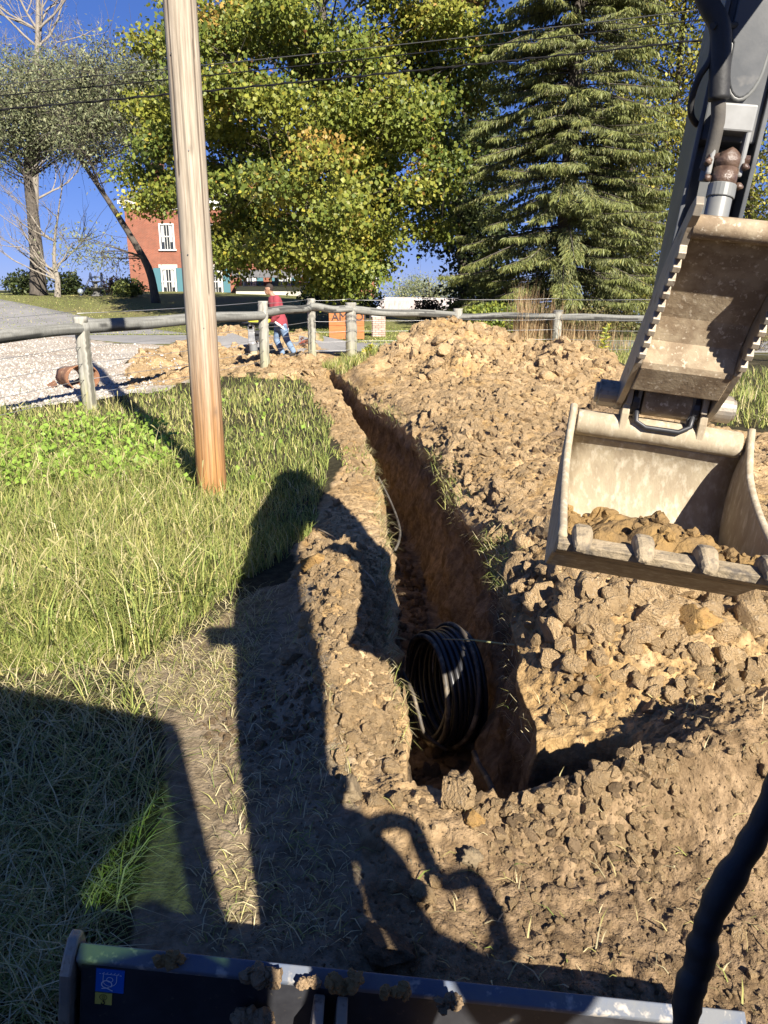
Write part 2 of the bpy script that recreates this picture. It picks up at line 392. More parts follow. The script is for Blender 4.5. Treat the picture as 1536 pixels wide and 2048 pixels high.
wallc = top * 1.25 + (och - top * 1.25) * sstep(.18 + .4 * (1 - sstep(3.2, 4.5, yf[..., None])), .5 + .4 * (1 - sstep(3.2, 4.5, yf[..., None])), dd + .12 * fbm(yf * 4, Z * 4, seed=90, oct=3)[..., None])  # topsoil horizon; deepened in colour at the near end to look shaded
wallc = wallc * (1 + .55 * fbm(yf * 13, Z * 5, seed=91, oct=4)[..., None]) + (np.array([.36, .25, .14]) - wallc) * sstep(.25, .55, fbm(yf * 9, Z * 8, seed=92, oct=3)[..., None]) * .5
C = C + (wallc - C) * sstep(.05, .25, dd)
Z = np.where(yf > 300, Z - 0.0, Z)
V = np.stack([X, Yg, Z], -1).reshape(-1, 3)
ii = np.arange(nr - 1)[:, None] * ncol + np.arange(ncol - 1)[None, :]
F = np.stack([ii, ii + 1, ii + ncol + 1, ii + ncol], -1).reshape(-1, 4)
m_soil = mat('soil', (.3, .2, .1), rough=.95, attr='Cd', col2=(.55, .53, .5), nscale=18, ncon=(.38, .62), bump=1.0, bscale=55, bdist=.018, spec=.15)
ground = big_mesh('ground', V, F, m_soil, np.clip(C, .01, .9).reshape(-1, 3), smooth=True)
tag(ground, kind='structure')

# ---------------------------------------------------------------- instanced crumbs (one object, geometry nodes)
def clod_template(name, seed, sub, m, amp=.48, facet=True):
    V, F = ICO[sub]
    d = 1 + amp * fbm(V[:, 0] * 1.3 + seed * 3.1, V[:, 1] * 1.3, V[:, 2] * 1.3, 2, seed) + .36 * fbm(V[:, 0] * 3.0 + seed, V[:, 1] * 4, V[:, 2] * 4, 2, seed + 3)
    P = V * d[:, None]
    for k in range(3 if facet else 0):                       # slice a few flat faces, as broken clay has
        n = np.array([math.sin(seed * 3 + k * 2.1), math.cos(seed * 1.7 + k * 1.3), math.sin(seed + k * 4.4)]); n /= np.linalg.norm(n)
        h = P @ n; P = P - np.outer(np.maximum(h - .60, 0), n)
    me = bpy.data.meshes.new(name); me.from_pydata([tuple(p) for p in P], [], [tuple(f) for f in F]); me.materials.append(m); me.polygons.foreach_set('use_smooth', np.full(len(me.polygons), sub > 2))
    return me
def scatter(name, P, rot, scl, meshes, m, label=None, cat=None):
    """one stuff object: points that carry copies of a few template meshes"""
    me = bpy.data.meshes.new(name); me.from_pydata([tuple(p) for p in P], [], [])
    for nm, A in (('rot', rot), ('scl', scl)):
        a = me.attributes.new(nm, 'FLOAT_VECTOR', 'POINT'); a.data.foreach_set('vector', np.asarray(A, np.float32).ravel())
    o = bpy.data.objects.new(name, me); COL.objects.link(o); o['kind'] = 'stuff'; me.materials.append(m)
    if label: o['label'] = label
    if cat: o['category'] = cat
    ng = bpy.data.node_groups.new(name, 'GeometryNodeTree')
    ng.interface.new_socket('Geometry', in_out='INPUT', socket_type='NodeSocketGeometry'); ng.interface.new_socket('Geometry', in_out='OUTPUT', socket_type='NodeSocketGeometry')
    N = ng.nodes; L = ng.links; gi = N.new('NodeGroupInput'); go = N.new('NodeGroupOutput')
    mp = N.new('GeometryNodeMeshToPoints'); L.new(gi.outputs[0], mp.inputs[0])
    jn = N.new('GeometryNodeJoinGeometry')
    for t in meshes:
        to = bpy.data.objects.new(t.name, t)
        oi = N.new('GeometryNodeObjectInfo'); oi.inputs['Object'].default_value = to; oi.inputs['As Instance'].default_value = True; L.new(oi.outputs['Geometry'], jn.inputs[0])
    ip = N.new('GeometryNodeInstanceOnPoints'); L.new(mp.outputs[0], ip.inputs['Points']); L.new(jn.outputs[0], ip.inputs['Instance']); ip.inputs['Pick Instance'].default_value = True
    for nm, sk in (('rot', 'Rotation'), ('scl', 'Scale')):
        na = N.new('GeometryNodeInputNamedAttribute'); na.data_type = 'FLOAT_VECTOR'; na.inputs['Name'].default_value = nm
        L.new(na.outputs['Attribute'], ip.inputs[sk])
    L.new(ip.outputs[0], go.inputs[0])
    md = o.modifiers.new('scatter', 'NODES'); md.node_group = ng
    return o
m_clod = mat('clod_soil', (.50, .352, .19), rough=.95, col2=(.41, .28, .145), nscale=1.2, bump=.8, bscale=6, bdist=.1, rand=.2, spec=.15, col3=(.56, .43, .27), n3scale=3)
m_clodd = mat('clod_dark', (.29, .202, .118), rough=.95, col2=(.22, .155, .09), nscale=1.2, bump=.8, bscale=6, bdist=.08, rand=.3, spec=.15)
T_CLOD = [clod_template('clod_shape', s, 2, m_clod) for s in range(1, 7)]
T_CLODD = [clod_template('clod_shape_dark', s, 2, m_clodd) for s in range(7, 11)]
def px_sample(n, poly, z=0.08, near=None):
    """random ground points, thinned with distance so that each covers about the same share of view"""
    P = np.array(poly, float); lo, hi = P.min(0), P.max(0); out = np.zeros((0, 2))
    while len(out) < n:
        q = rng.uniform(lo, hi, (n * 2, 2)); q = q[inpoly(q[:, 0], q[:, 1], P)]; out = np.concatenate([out, q])
    out = out[:n]; return G(out[:, 0], out[:, 1], z)
RIGHT_PX = [(668, 745), (745, 724), (900, 703), (1010, 722), (1190, 752), (1235, 795), (1420, 855), (1850, 880), (1850, 2048), (1000, 2120), (780, 2048), (740, 1600), (1080, 1600), (1270, 1560), (1290, 1450), (1110, 1430), (1095, 1400), (1040, 1310), (990, 1090), (900, 975), (790, 850)]
LEFT_PX = [(640, 745), (690, 800), (722, 860), (757, 970), (775, 1130), (790, 1340), (812, 1560), (800, 1640), (690, 1600), (610, 1300), (590, 1140), (650, 1010), (690, 960), (660, 860), (610, 770)]
def crumbs(name, n, poly, smin, smax, power, T, m, sink=.62, keep=None):
    power *= 1.5; n = int(n * 1.15)
    g = px_sample(n, poly); x, y = g[:, 0], g[:, 1]
    ok = ~intrench(x, y, .02) & (y > 1.15) & ~((x > .6) & (x < 1.06) & (y > 2.46) & (y < 2.79))
    if keep is not None: ok &= keep(x, y)
    x, y = x[ok], y[ok]; cl_ = sstep(-.12, .32, fbm(x * 1.7, y * 1.7, seed=171, oct=3)); kp = rng.random(len(x)) < .35 + .65 * cl_; x, y, cl_ = x[kp], y[kp], cl_[kp]
    u = rng.random(len(x)); s = smin * (smax / smin) ** (u ** power) * (.65 + .7 * cl_)
    s = s * np.clip(np.hypot(x, y) / 4.6, .34, 1.5); s = np.maximum(s, .0014 * np.hypot(x, y))
    P = np.stack([x, y, surf(x, y) + s * (.55 - sink)], -1)
    rot = rng.uniform(0, 6.28, (len(x), 3)); scl = s[:, None] * rng.uniform(.65, 1.25, (len(x), 3))
    return scatter(name, P, rot, scl, T, m)
crumbs('soil_crumbs', 25000, RIGHT_PX, .006, .05, 2.6, T_CLOD, m_clod)
crumbs('soil_crumbs', 8000, LEFT_PX, .005, .04, 2.8, T_CLOD, m_clod)
crumbs('soil_crumbs', 2400, [(990, 1160), (1130, 1110), (1850, 1150), (1850, 1480), (1300, 1440), (1100, 1380)], .018, .085, 1.7, T_CLOD, m_clod, sink=.45)
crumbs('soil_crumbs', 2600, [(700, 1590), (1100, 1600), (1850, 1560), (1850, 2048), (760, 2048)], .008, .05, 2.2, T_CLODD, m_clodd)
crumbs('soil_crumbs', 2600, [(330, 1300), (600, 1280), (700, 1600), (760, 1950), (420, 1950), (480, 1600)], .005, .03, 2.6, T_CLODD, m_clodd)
crumbs('soil_crumbs', 5200, [(760, 735), (900, 690), (1010, 715), (1200, 750), (1230, 790), (1000, 800), (800, 790)], .014, .075, 2.0, T_CLOD, m_clod)
crumbs('soil_crumbs', 900, [(1130, 900), (1240, 820), (1200, 1000), (1090, 960)], .03, .12, 1.8, T_CLODD, m_clodd)
crumbs('soil_crumbs', 9000, [(700, 790), (800, 780), (1230, 790), (1140, 900), (1090, 1000), (1000, 1090), (960, 1030), (900, 965), (850, 895), (790, 845)], .008, .055, 1.7, T_CLOD, m_clod, sink=.5)
crumbs('soil_crumbs', 2500, [(620, 742), (690, 800), (722, 860), (757, 970), (700, 960), (665, 860), (630, 790), (600, 750)], .006, .045, 1.8, T_CLOD, m_clod, sink=.5)
crumbs('soil_crumbs', 5200, [(250, 770), (280, 715), (440, 670), (500, 672), (640, 690), (640, 750), (700, 724), (640, 752), (560, 752), (420, 745)], .014, .085, 1.7, T_CLOD, m_clod, sink=.4)
# crumbs on the trench floor
_ty = rng.uniform(TY0 + .2, 13, 900) ; _tx = xl(_ty) + .1 + rng.random(900) * .3
_s = .012 * (5 ** (rng.random(900) ** 2.2))
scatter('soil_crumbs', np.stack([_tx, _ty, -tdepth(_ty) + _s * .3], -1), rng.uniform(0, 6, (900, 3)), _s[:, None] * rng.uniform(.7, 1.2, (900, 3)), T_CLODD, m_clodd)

# larger clods one can pick apart: pieces of the ground
_shapes = [clod_template('clod', 20 + k, 3, m_clod, amp=.42) for k in range(8)]
_spots = [(RIGHT_PX, 110, .022, .055), ([(1000, 1170), (1130, 1110), (1700, 1150), (1700, 1470), (1300, 1420), (1100, 1360)], 100, .045, .10), ([(760, 735), (900, 695), (1010, 720), (1200, 755), (1100, 800), (800, 790)], 60, .06, .15), (LEFT_PX, 26, .035, .07)]
for poly, n, s0, s1 in _spots:
    g = px_sample(n, poly)
    for x, yy in g:
        if intrench(np.array([x]), np.array([yy]), .05)[0] or yy < 1.3 or (.5 < x < 1.12 and 2.42 < yy < 2.94): continue
        s = random.uniform(s0, s1) * (1 if yy < 8 else 1.2) * min(1, max(.45, yy / 4))
        o = bpy.data.objects.new('clod', random.choice(_shapes)); COL.objects.link(o); o.parent = ground
        o.location = (x, yy, sz(x, yy) + s * .05); o.rotation_euler = (random.uniform(0, 6), random.uniform(0, 6), random.uniform(0, 6))
        o.scale = [s * random.uniform(.75, 1.2) for _ in range(3)]
# distinctive lumps and stones
m_rock = mat('stone', (.30, .23, .14), rough=.9, col2=(.17, .13, .08), nscale=3, bump=.5, bscale=14, bdist=.05, spec=.2)
m_rocko = mat('ochre_lump', (.45, .28, .10), rough=.95, col2=(.36, .22, .09), nscale=2, bump=.7, bscale=9, bdist=.05, spec=.15)
def lump(px, py, w, seed, label, m, sq=(1, .9, .75), amp=.4, name='soil_clod', cat='clod', z=.05):
    x, yy = gp(px, py, z); o_z = sz(x, yy); me = clod_template(name, seed, 4, m, amp)
    o = bpy.data.objects.new(name, me); COL.objects.link(o)
    s = w / 2 / FPX * (yy * CP + (CAM_H - o_z) * SP)
    o.location = (x, yy, o_z + s * sq[2] * .55); o.scale = (s * sq[0], s * sq[1], s * sq[2]); o.rotation_euler = (0, 0, seed)
    return tag(o, label, cat)
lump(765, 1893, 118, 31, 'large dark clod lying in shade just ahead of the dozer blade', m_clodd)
lump(700, 1600, 64, 32, 'flat sided stone at the shade edge near the trench end', m_rock, (.9, .8, 1.0), name='stone', cat='stone')
lump(915, 1612, 88, 33, 'pale flat topped clod on the near lip of the trench', m_clod, (1.1, .8, .7))
lump(945, 1655, 46, 34, 'small ochre lump just below the pale flat clod', m_rocko)
lump(628, 1150, 52, 35, 'squarish orange lump at the grass edge beside the left berm', m_rocko, (1, .9, .85))
lump(850, 1780, 58, 36, 'rounded grey brown clod lit between the hose shadows', m_clod)
lump(945, 1715, 40, 37, 'grey round stone on the brown soil below the trench end', m_rock, name='stone', cat='stone')
lump(1340, 1285, 92, 38, 'big pale lump in the clod field below the bucket', m_clod, (1, .9, .9))
lump(1285, 1180, 80, 39, 'blocky clod just under the bucket teeth', m_clod)
lump(1375, 1345, 84, 40, 'rough reddish lump right of the big pale lump', m_rocko)
lump(585, 1330, 46, 41, 'dull stone in shade left of the sunlit berm', m_rock, name='stone', cat='stone')
lump(1410, 1195, 80, 42, 'light clod near the middle bucket teeth', m_clod)
# ================================================================ road, yard
m_road = mat('asphalt', (.20, .195, .19), rough=.9, col2=(.27, .26, .25), nscale=.8, bump=.3, bscale=60, col3=(.33, .32, .30), n3scale=30, spec=.25)
_ra = poly_px([(-900, 612), (-300, 622), (0, 633), (160, 648), (330, 664), (480, 676), (640, 682), (830, 686), (1000, 684), (1400, 682), (2200, 680)])      # far edge
_rb = poly_px([(-900, 640), (-300, 652), (0, 662), (160, 678), (330, 694), (480, 702), (640, 704), (830, 708), (1000, 708), (1400, 706), (2200, 702)])      # near edge
def resamp(P, n):
    d = np.concatenate([[0], np.cumsum(np.hypot(*np.diff(P, axis=0).T))]); t = np.linspace(0, d[-1], n); return np.stack([np.interp(t, d, P[:, 0]), np.interp(t, d, P[:, 1])], -1)
A, B = resamp(_ra, 90), resamp(_rb, 90); nw = 9
g = A[:, None] + (B - A)[:, None] * np.array([0, .02, .18, .34, .5, .66, .82, .98, 1.0])[None, :, None]
zz = macro(g[..., 0].ravel(), g[..., 1].ravel()) + .008
zz = zz.reshape(90, nw); zz[:, 0] -= .10; zz[:, -1] -= .10; zz[:, 1] -= .0; zz = zz.ravel()
V = np.concatenate([g.reshape(-1, 2), zz[:, None]], 1)
ii = np.arange(89)[:, None] * nw + np.arange(nw - 1)[None]; F = np.stack([ii, ii + nw, ii + nw + 1, ii + 1], -1).reshape(-1, 4)
tag(big_mesh('road', V, F, m_road, smooth=True), kind='structure')
# gravel yard left of the fence
m_yard = mat('gravel_bed', (.38, .335, .27), rough=.95, col2=(.27, .20, .125), nscale=.7, ncon=(.40, .62), col3=(.48, .44, .39), n3scale=22, n3con=(.45, .6), bump=.8, bscale=30, bdist=.02, spec=.2)
lo, hi = YARD.min(0), YARD.max(0); nx, ny = 150, 60
gx, gy = np.meshgrid(np.linspace(lo[0], hi[0], nx), np.linspace(lo[1], hi[1], ny)); z = macro(gx.ravel(), gy.ravel()) + .015
ii = (np.arange(ny - 1)[:, None] * nx + np.arange(nx - 1)[None]).ravel(); cx = (gx[:-1, :-1] + gx[1:, 1:]).ravel() / 2; cy = (gy[:-1, :-1] + gy[1:, 1:]).ravel() / 2
ok = inpoly(cx, cy, YARD) & ~inpoly(cx, cy, DIG); ii = ii[ok]
V = np.stack([gx.ravel(), gy.ravel(), z], -1)
tag(big_mesh('gravel_yard', V, np.stack([ii, ii + 1, ii + nx + 1, ii + nx], -1), m_yard, smooth=True), kind='structure')
m_gr = mat('gravel_stone', (.40, .37, .325), rough=.9, rand=.4, spec=.2)
T_GR = [clod_template('gravel_shape', s, 1, m_gr) for s in (61, 62, 63)]
q = px_sample(9000, [(-300, 668), (0, 664), (120, 674), (250, 694), (420, 712), (380, 750), (190, 798), (0, 820), (-300, 850)], .03)
s = .012 + .022 * rng.random(len(q)) ** 2
scatter('gravel', np.stack([q[:, 0], q[:, 1], macro(q[:, 0], q[:, 1]) + .02], -1), rng.uniform(0, 6, (len(q), 3)), s[:, None] * rng.uniform(.7, 1.3, (len(q), 3)), T_GR, m_gr)
# ================================================================ EXCAVATOR
m_steel = mat('dusty_steel', (.36, .30, .205), rough=.8, metal=.0, col2=(.27, .215, .145), nscale=16, ncon=(.4, .7), stretch=(1, 1, .45), col3=(.52, .46, .35), n3scale=38, n3con=(.5, .75), bump=.35, bscale=60, bdist=.006, spec=.35)
m_worn = mat('worn_steel', (.26, .235, .20), rough=.5, metal=.45, col2=(.40, .33, .24), nscale=12, col3=(.14, .10, .07), n3scale=24, n3con=(.56, .7), bump=.3, bscale=50, bdist=.005)
m_thumb = mat('rusty_plate', (.225, .165, .105), rough=.8, col2=(.34, .27, .18), nscale=14, ncon=(.42, .6), col3=(.52, .44, .33), n3scale=60, n3con=(.58, .68), bump=.4, bscale=80, bdist=.004, spec=.3)
m_paint = mat('charcoal_paint', (.075, .08, .086), rough=.42, col2=(.13, .132, .132), nscale=5, col3=(.20, .19, .175), n3scale=14, n3con=(.6, .8), bump=.05, bscale=30)
m_dark = mat('black_paint', (.018, .018, .022), rough=.45, col2=(.035, .036, .04), nscale=9, col3=(.10, .085, .06), n3scale=40, n3con=(.64, .74))
m_blade = mat('navy_worn_paint', (.085, .11, .165), rough=.75, spec=.2, col2=(.15, .155, .16), nscale=10, col3=(.36, .33, .29), n3scale=24, n3con=(.57, .68), bump=.15, bscale=50, stretch=(1, 1, 1))
m_rub = mat('black_rubber', (.016, .016, .017), rough=.62, col2=(.03, .029, .028), nscale=16, bump=.3, bscale=60, bdist=.004)
m_sleeve = mat('worn_hose_sleeve', (.065, .06, .055), rough=.8, col2=(.10, .09, .075), nscale=14, bump=.4, bscale=150, bdist=.002)
m_grease = mat('greasy_rust', (.06, .035, .025), rough=.35, col2=(.13, .085, .06), nscale=22, bump=.6, bscale=40, bdist=.01)
m_chrome = mat('grey_cylinder', (.13, .14, .14), rough=.42, col2=(.18, .18, .17), nscale=6)
m_glass = bpy.data.materials.new('green_tinted_glass'); m_glass.use_nodes = True
_n = m_glass.node_tree.nodes; _l = m_glass.node_tree.links; _n.remove(_n['Principled BSDF'])
_t = _n.new('ShaderNodeBsdfTransparent'); _t.inputs[0].default_value = (.32, .44, .24, 1); _gl = _n.new('ShaderNodeBsdfGlossy'); _gl.inputs['Roughness'].default_value = .02
_mx = _n.new('ShaderNodeMixShader'); _mx.inputs[0].default_value = .06; _l.new(_t.outputs[0], _mx.inputs[1]); _l.new(_gl.outputs[0], _mx.inputs[2]); _l.new(_mx.outputs[0], _n['Material Output'].inputs[0])

m_tooth = mat('muddy_tooth_steel', (.24, .19, .12), rough=.85, col2=(.36, .285, .185), nscale=14, col3=(.12, .10, .075), n3scale=22, n3con=(.5, .66), bump=.7, bscale=45, bdist=.012)
m_bracket = mat('silver_grey_paint', (.30, .30, .29), rough=.45, col2=(.22, .22, .21), nscale=9, metal=.2)
exc = thing('excavator', (.35, .2, 0), 'dark excavator whose arm, thumb and clay coated bucket hang over the spoil at right', 'excavator')
# frame of the digging gear: r to the right, f forward, u up, origin on the bucket's top tube
YAW, ROLL = R(-12), R(6.5)
MA = Matrix.Translation((.965, 2.686, 1.38)) @ Matrix.Rotation(YAW, 4, 'Z') @ Matrix.Rotation(ROLL, 4, 'Y'); MAI = MA.inverted()
def LP(px, py, f):
    """digging-gear coordinates of the point a pixel shows on the gear's plane f"""
    o = MAI @ Vector((0, 0, CAM_H)); d = ray(px, py); d = MAI.to_3x3() @ Vector([float(c) for c in d]); t = (f - o.y) / d.y
    return o + d * t
EX = lambda a, b, t: (t, a, b)          # (f, u) polygon extruded along r
def part(mb, name, m, parent=None, smooth=False, bevel=0.0, M=MA): return mb.build(name, m, parent or exc, smooth, bevel, M)

# ---- bucket
prof = [(.012, -.035), (.05, -.10), (.065, -.2), (.045, -.31), (-.02, -.40), (-.13, -.465), (-.26, -.46), (-.48, -.345), (-.73, -.222)]
def smoothp(P, k=4):
    P = np.array(P); n = len(P); out = []
    for i in range(n - 1):
        p0, p1, p2, p3 = P[max(i - 1, 0)], P[i], P[i + 1], P[min(i + 2, n - 1)]
        for t in np.linspace(0, 1, k, endpoint=False):
            out.append(.5 * ((2 * p1) + (-p0 + p2) * t + (2 * p0 - 5 * p1 + 4 * p2 - p3) * t * t + (-p0 + 3 * p1 - 3 * p2 + p3) * t ** 3))
    return [tuple(p) for p in out] + [tuple(P[-1])]
pf = smoothp(prof); W = .30
b = MB(); nU = 9
V = []; F = []
for i, (f, u) in enumerate(pf):
    for k in range(nU): V.append((-W + .004 + (2 * W - .008) * k / (nU - 1), f, u))
for i in range(len(pf) - 1):
    for k in range(nU - 1): F.append((i * nU + k, i * nU + k + 1, (i + 1) * nU + k + 1, (i + 1) * nU + k))
b.add(V, F); shell = part(b, 'bucket_shell', m_steel, smooth=True)
sd = shell.modifiers.new('plate', 'SOLIDIFY'); sd.thickness = .018; sd.offset = -1
b = MB(); b.tube([(-W + .02, 0, 0), (0, 0, .003), (W - .02, 0, 0)], .046, 20); part(b, 'top_tube', m_steel, shell, smooth=True, bevel=.004)
edge = smoothp([(-.73, -.20), (-.53, -.185), (-.32, -.145), (-.15, -.085), (-.07, -.01), (-.02, .062)], 3)
side = pf + edge
for s in (-1, 1):
    b = MB(); b.prism([(f, u) for f, u in side], EX, s * W - .009, s * W + .009); part(b, 'side_plate', m_steel, shell, bevel=.004)
    b = MB(); b.tube([(s * W, f, u) for f, u in edge], .0135, 8); part(b, 'side_rim', m_steel, shell, smooth=True)
b = MB(); b.prism([(-.63, -.292), (-.765, -.230), (-.77, -.206), (-.71, -.200), (-.625, -.256)], EX, -W - .012, W + .012); part(b, 'cutting_edge', m_tooth, shell, bevel=.003)
for k, r in enumerate((-.248, -.083, .083, .248)):
    b = MB(); w = .034
    sec = [(-.66, -.205, .026, .03), (-.70, -.186, .031, .040), (-.74, -.184, .030, .044), (-.78, -.196, .026, .038), (-.80, -.208, .019, .026)]
    V = []
    for f, u, hw, hh in sec:
        for sx, szz in ((-1, -1), (1, -1), (1, 1), (-1, 1)): V.append((r + sx * hw * (1 if szz < 0 else .82), f, u + szz * hh / 2))
    F = [(3, 2, 1, 0), tuple(16 + i for i in range(4))] + [(i * 4 + j, i * 4 + (j + 1) % 4, (i + 1) * 4 + (j + 1) % 4, (i + 1) * 4 + j) for i in range(4) for j in range(4)]
    b.add(V, F); part(b, 'tooth', m_tooth, shell, bevel=.012)
for r in (-.125, .135):
    b = MB(); b.prism([(.05, -.02), (-.045, -.0), (-.05, .06), (-.035, .15), (0, .175), (.04, .16), (.055, .07)], EX, r - .013, r + .013); part(b, 'ear', m_steel, shell, bevel=.004)
# ---- pivot pin and bosses
UP = .115
for s, a, c in ((-1, -.225, -.142), (1, .152, .222)):
    b = MB(); b.cyl((a, 0, UP), (c, 0, UP), .047, n=22); b.cyl((a - .012, 0, UP), (c + .012, 0, UP), .036, n=18); part(b, 'pin_boss', m_worn, smooth=False, bevel=.004)
b = MB(); b.cyl((-.075, 0, UP), (.085, 0, UP), .058, n=24); part(b, 'arm_end_barrel', m_thumb, smooth=True, bevel=.004)
for r in (-.098, .103):
    b = MB(); b.cyl((r - .012, .0, UP - .01), (r + .012, .0, UP - .01), .05, n=18); b.box((r, .0, UP + .06), (.02, .07, .10)); part(b, 'link_plate', m_dark, bevel=.003)
b = MB(); b.tube([(-.09, -.03, UP - .02), (-.085, -.05, UP - .075), (-.05, -.055, UP - .092), (.06, -.055, UP - .092), (.095, -.05, UP - .07), (.1, -.03, UP - .02)], .009, 8); part(b, 'link_bar', m_dark, smooth=True)
# ---- hydraulic thumb, folded towards the cab
ta = Vector((0, -.52, .82)).normalized(); tn = Vector((0, -ta.z, ta.y)); tp = Vector((0, -.012, UP))
def TH(s, t, r): return Vector((r + .07 * s, 0, 0)) + tp + ta * s + tn * t
THX = lambda a, c, t: TH(a, c, t)
HT = .152
teeth_edge = []
s = .635; 
while s > .26:
    teeth_edge += [(s, .088), (s - .010, .112), (s - .028, .114), (s - .040, .088)]; s -= .0445
outline = [(.0, -.05), (.16, -.045), (.40, -.035), (.60, -.012), (.72, .03), (.765, .06), (.76, .092), (.73, .10), (.69, .088)] + teeth_edge + [(.22, .095), (.12, .078), (.03, .055), (-.04, .03), (-.05, -.02)]
thumb_web = MB()
wp = [(.66, .050), (.52, .032), (.36, .028), (.28, .045), (.225, .092), (.205, .098), (.10, .082), (.085, .05), (.09, -.0), (.2, -.012), (.66, .018)]
thumb_web.prism(wp, THX, -HT + .011, HT - .011); thumb = part(thumb_web, 'thumb', m_thumb, bevel=.004)
for sgn in (-1, 1):
    b = MB(); b.prism(outline, THX, sgn * HT - .011, sgn * HT + .011); part(b, 'serrated_plate', m_worn, thumb, bevel=.003)
b = MB(); b.tube([TH(.68, .062, -HT + .006), TH(.68, .062, HT + .05)], .032, 20); part(b, 'cross_tube', m_thumb, thumb, smooth=True, bevel=.004)
for sgn in (-1, 1):
    b = MB(); b.box(TH(.03, .0, sgn * .125), (.02, .07, .09)); part(b, 'pivot_lug', m_worn, thumb, bevel=.003)
# ---- arm
arm = MB()
arm.prism([(-.082, .93), (-.095, 1.3), (-.10, 2.0), (.30, 2.0), (.24, 1.2), (.13, .40), (.07, .08), (.005, .08), (.02, .5), (.03, .93)], EX, -.082, .082)
arm_o = part(arm, 'arm', m_paint, bevel=.006)
for sgn in (-1, 1):
    b = MB(); b.prism([(-.045, .09), (-.075, .5), (-.105, 1.02), (-.12, 1.4), (-.125, 2.0), (.32, 2.0), (.26, 1.2), (.15, .40), (.075, .03), (-.02, .03)], EX, sgn * .089 - .007, sgn * .089 + .007); part(b, 'side_plate', m_paint, arm_o, bevel=.003)
u_plate = [(-.062, 2.0), (-.062, 1.20), (-.05, 1.185)] + [(.048 * math.cos(a), 1.15 + .105 * math.sin(a)) for a in np.linspace(math.pi, 2 * math.pi, 13)] + [(.05, 1.185), (.062, 1.2), (.062, 2.0)]
b = MB(); b.prism(u_plate, lambda a, c, t: (a, -.094 + (1.3 - c) * .03 + t, c), -.03, 0); part(b, 'doubler_plate', m_paint, arm_o, bevel=.004)
b = MB(); b.tube([(a * 1.05, -.094 + (1.3 - c) * .03 - .022, c - .004) for a, c in u_plate[1:-1]], .006, 6); part(b, 'weld_bead', m_chrome, arm_o, smooth=True)
b = MB(); b.box((0, -.115, .985), (.105, .085, .075)); b.box((-.044, -.13, .89), (.016, .05, .13)); b.box((.044, -.13, .89), (.016, .05, .13)); part(b, 'cylinder_bracket', m_bracket, arm_o, bevel=.006)
# ---- thumb cylinder
ca, cb = Vector((.005, -.14, .875)), Vector((.0, -.195, .52))
cd = (cb - ca).normalized()
b = MB(); b.cyl(ca + cd * .09, cb, .036, n=22); cyl = part(b, 'thumb_cylinder', m_chrome, smooth=True, bevel=.004)
b = MB(); b.cyl(ca + cd * .075, ca + cd * .115, .041, n=22); part(b, 'gland_collar', m_chrome, cyl, bevel=.003)
b = MB(); b.blob(ca + cd * .01, .038, 3, .2, 2.2, 3, (1.0, .9, 1.0)); b.cyl(ca + cd * .03, ca + cd * .09, .037, n=18); b.cyl(ca + Vector((-.06, 0, 0)), ca + Vector((.06, 0, 0)), .014)
for dx, dz in ((-.05, -.06), (.045, -.075), (.05, -.02), (-.058, -.015)): b.blob(ca + Vector((dx, -.015, dz)), .012, int(dx * 99) + 8, .4, 2, 2)
part(b, 'greasy_rod_end', m_grease, cyl, smooth=True)
# ---- hoses on the arm
def hose(px, f, r, name, m, n=6, seed=0, rad=None):
    P = smoothp([tuple(LP(x, yv, f if not hasattr(f, '__len__') else f[i])) for i, (x, yv) in enumerate(px)], n)
    b = MB(); b.tube(P, r, 12); return part(b, name, m, smooth=True)
hose([(1385, -70), (1418, 10), (1440, 55), (1440, 130), (1437, 200)], -.17, .030, 'hose_bundle', m_rub)
hose([(1440, 100), (1437, 190), (1436, 240), (1428, 280), (1418, 320), (1412, 338)], [-.15, -.16, -.15, -.14, -.13, -.12], .021, 'hose', m_sleeve)
hose([(1428, 60), (1422, 115), (1398, 155), (1384, 195), (1382, 228), (1392, 247), (1402, 250)], [-.17, -.17, -.16, -.14, -.12, -.08, -.04], .0095, 'hose', m_rub)
b = MB(); p = LP(1411, 342, -.12); b.cyl(p + Vector((0, 0, .02)), p + Vector((0, 0, -.03)), .016, n=6); part(b, 'hose_fitting', m_chrome, bevel=.002)
b = MB(); p0, p1 = LP(1425, 52, -.20), LP(1475, 50, -.11); b.tube([p0, (p0 + p1) / 2, p1], .009, 8); part(b, 'hose_clamp', m_rub)
# ---- boom, rising beside the cab and over to the arm
bl = [(-2.55, -.85, .10), (-2.42, -.5, .13), (-2.22, .02, .15), (-1.95, .50, .16), (-1.55, .98, .19), (-1.05, 1.36, .19), (-.5, 1.60, .16), (.02, 1.74, .14), (.18, 1.76, .10)]
bs_ = smoothp([(f, u) for f, u, h in bl], 4); hs = np.interp(np.linspace(0, 1, len(bs_)), np.linspace(0, 1, len(bl)), [h for *_, h in bl])
L1, L2 = [], []
for i, (f, u) in enumerate(bs_):
    q0, q1 = bs_[max(i - 1, 0)], bs_[min(i + 1, len(bs_) - 1)]; d = Vector((q1[0] - q0[0], q1[1] - q0[1])).normalized()
    L1.append((f - d.y * hs[i], u + d.x * hs[i])); L2.append((f + d.y * hs[i], u - d.x * hs[i]))
b = MB(); V = []
for (a, c) in zip(L1, L2): V += [(-.07, *a), (.15, *a), (.15, *c), (-.07, *c)]
n = len(L1); F = [(i * 4 + j, i * 4 + (j + 1) % 4, (i + 1) * 4 + (j + 1) % 4, (i + 1) * 4 + j) for i in range(n - 1) for j in range(4)] + [(3, 2, 1, 0), tuple((n - 1) * 4 + j for j in range(4))]
b.add(V, F); boom = part(b, 'boom', m_paint, bevel=.01)
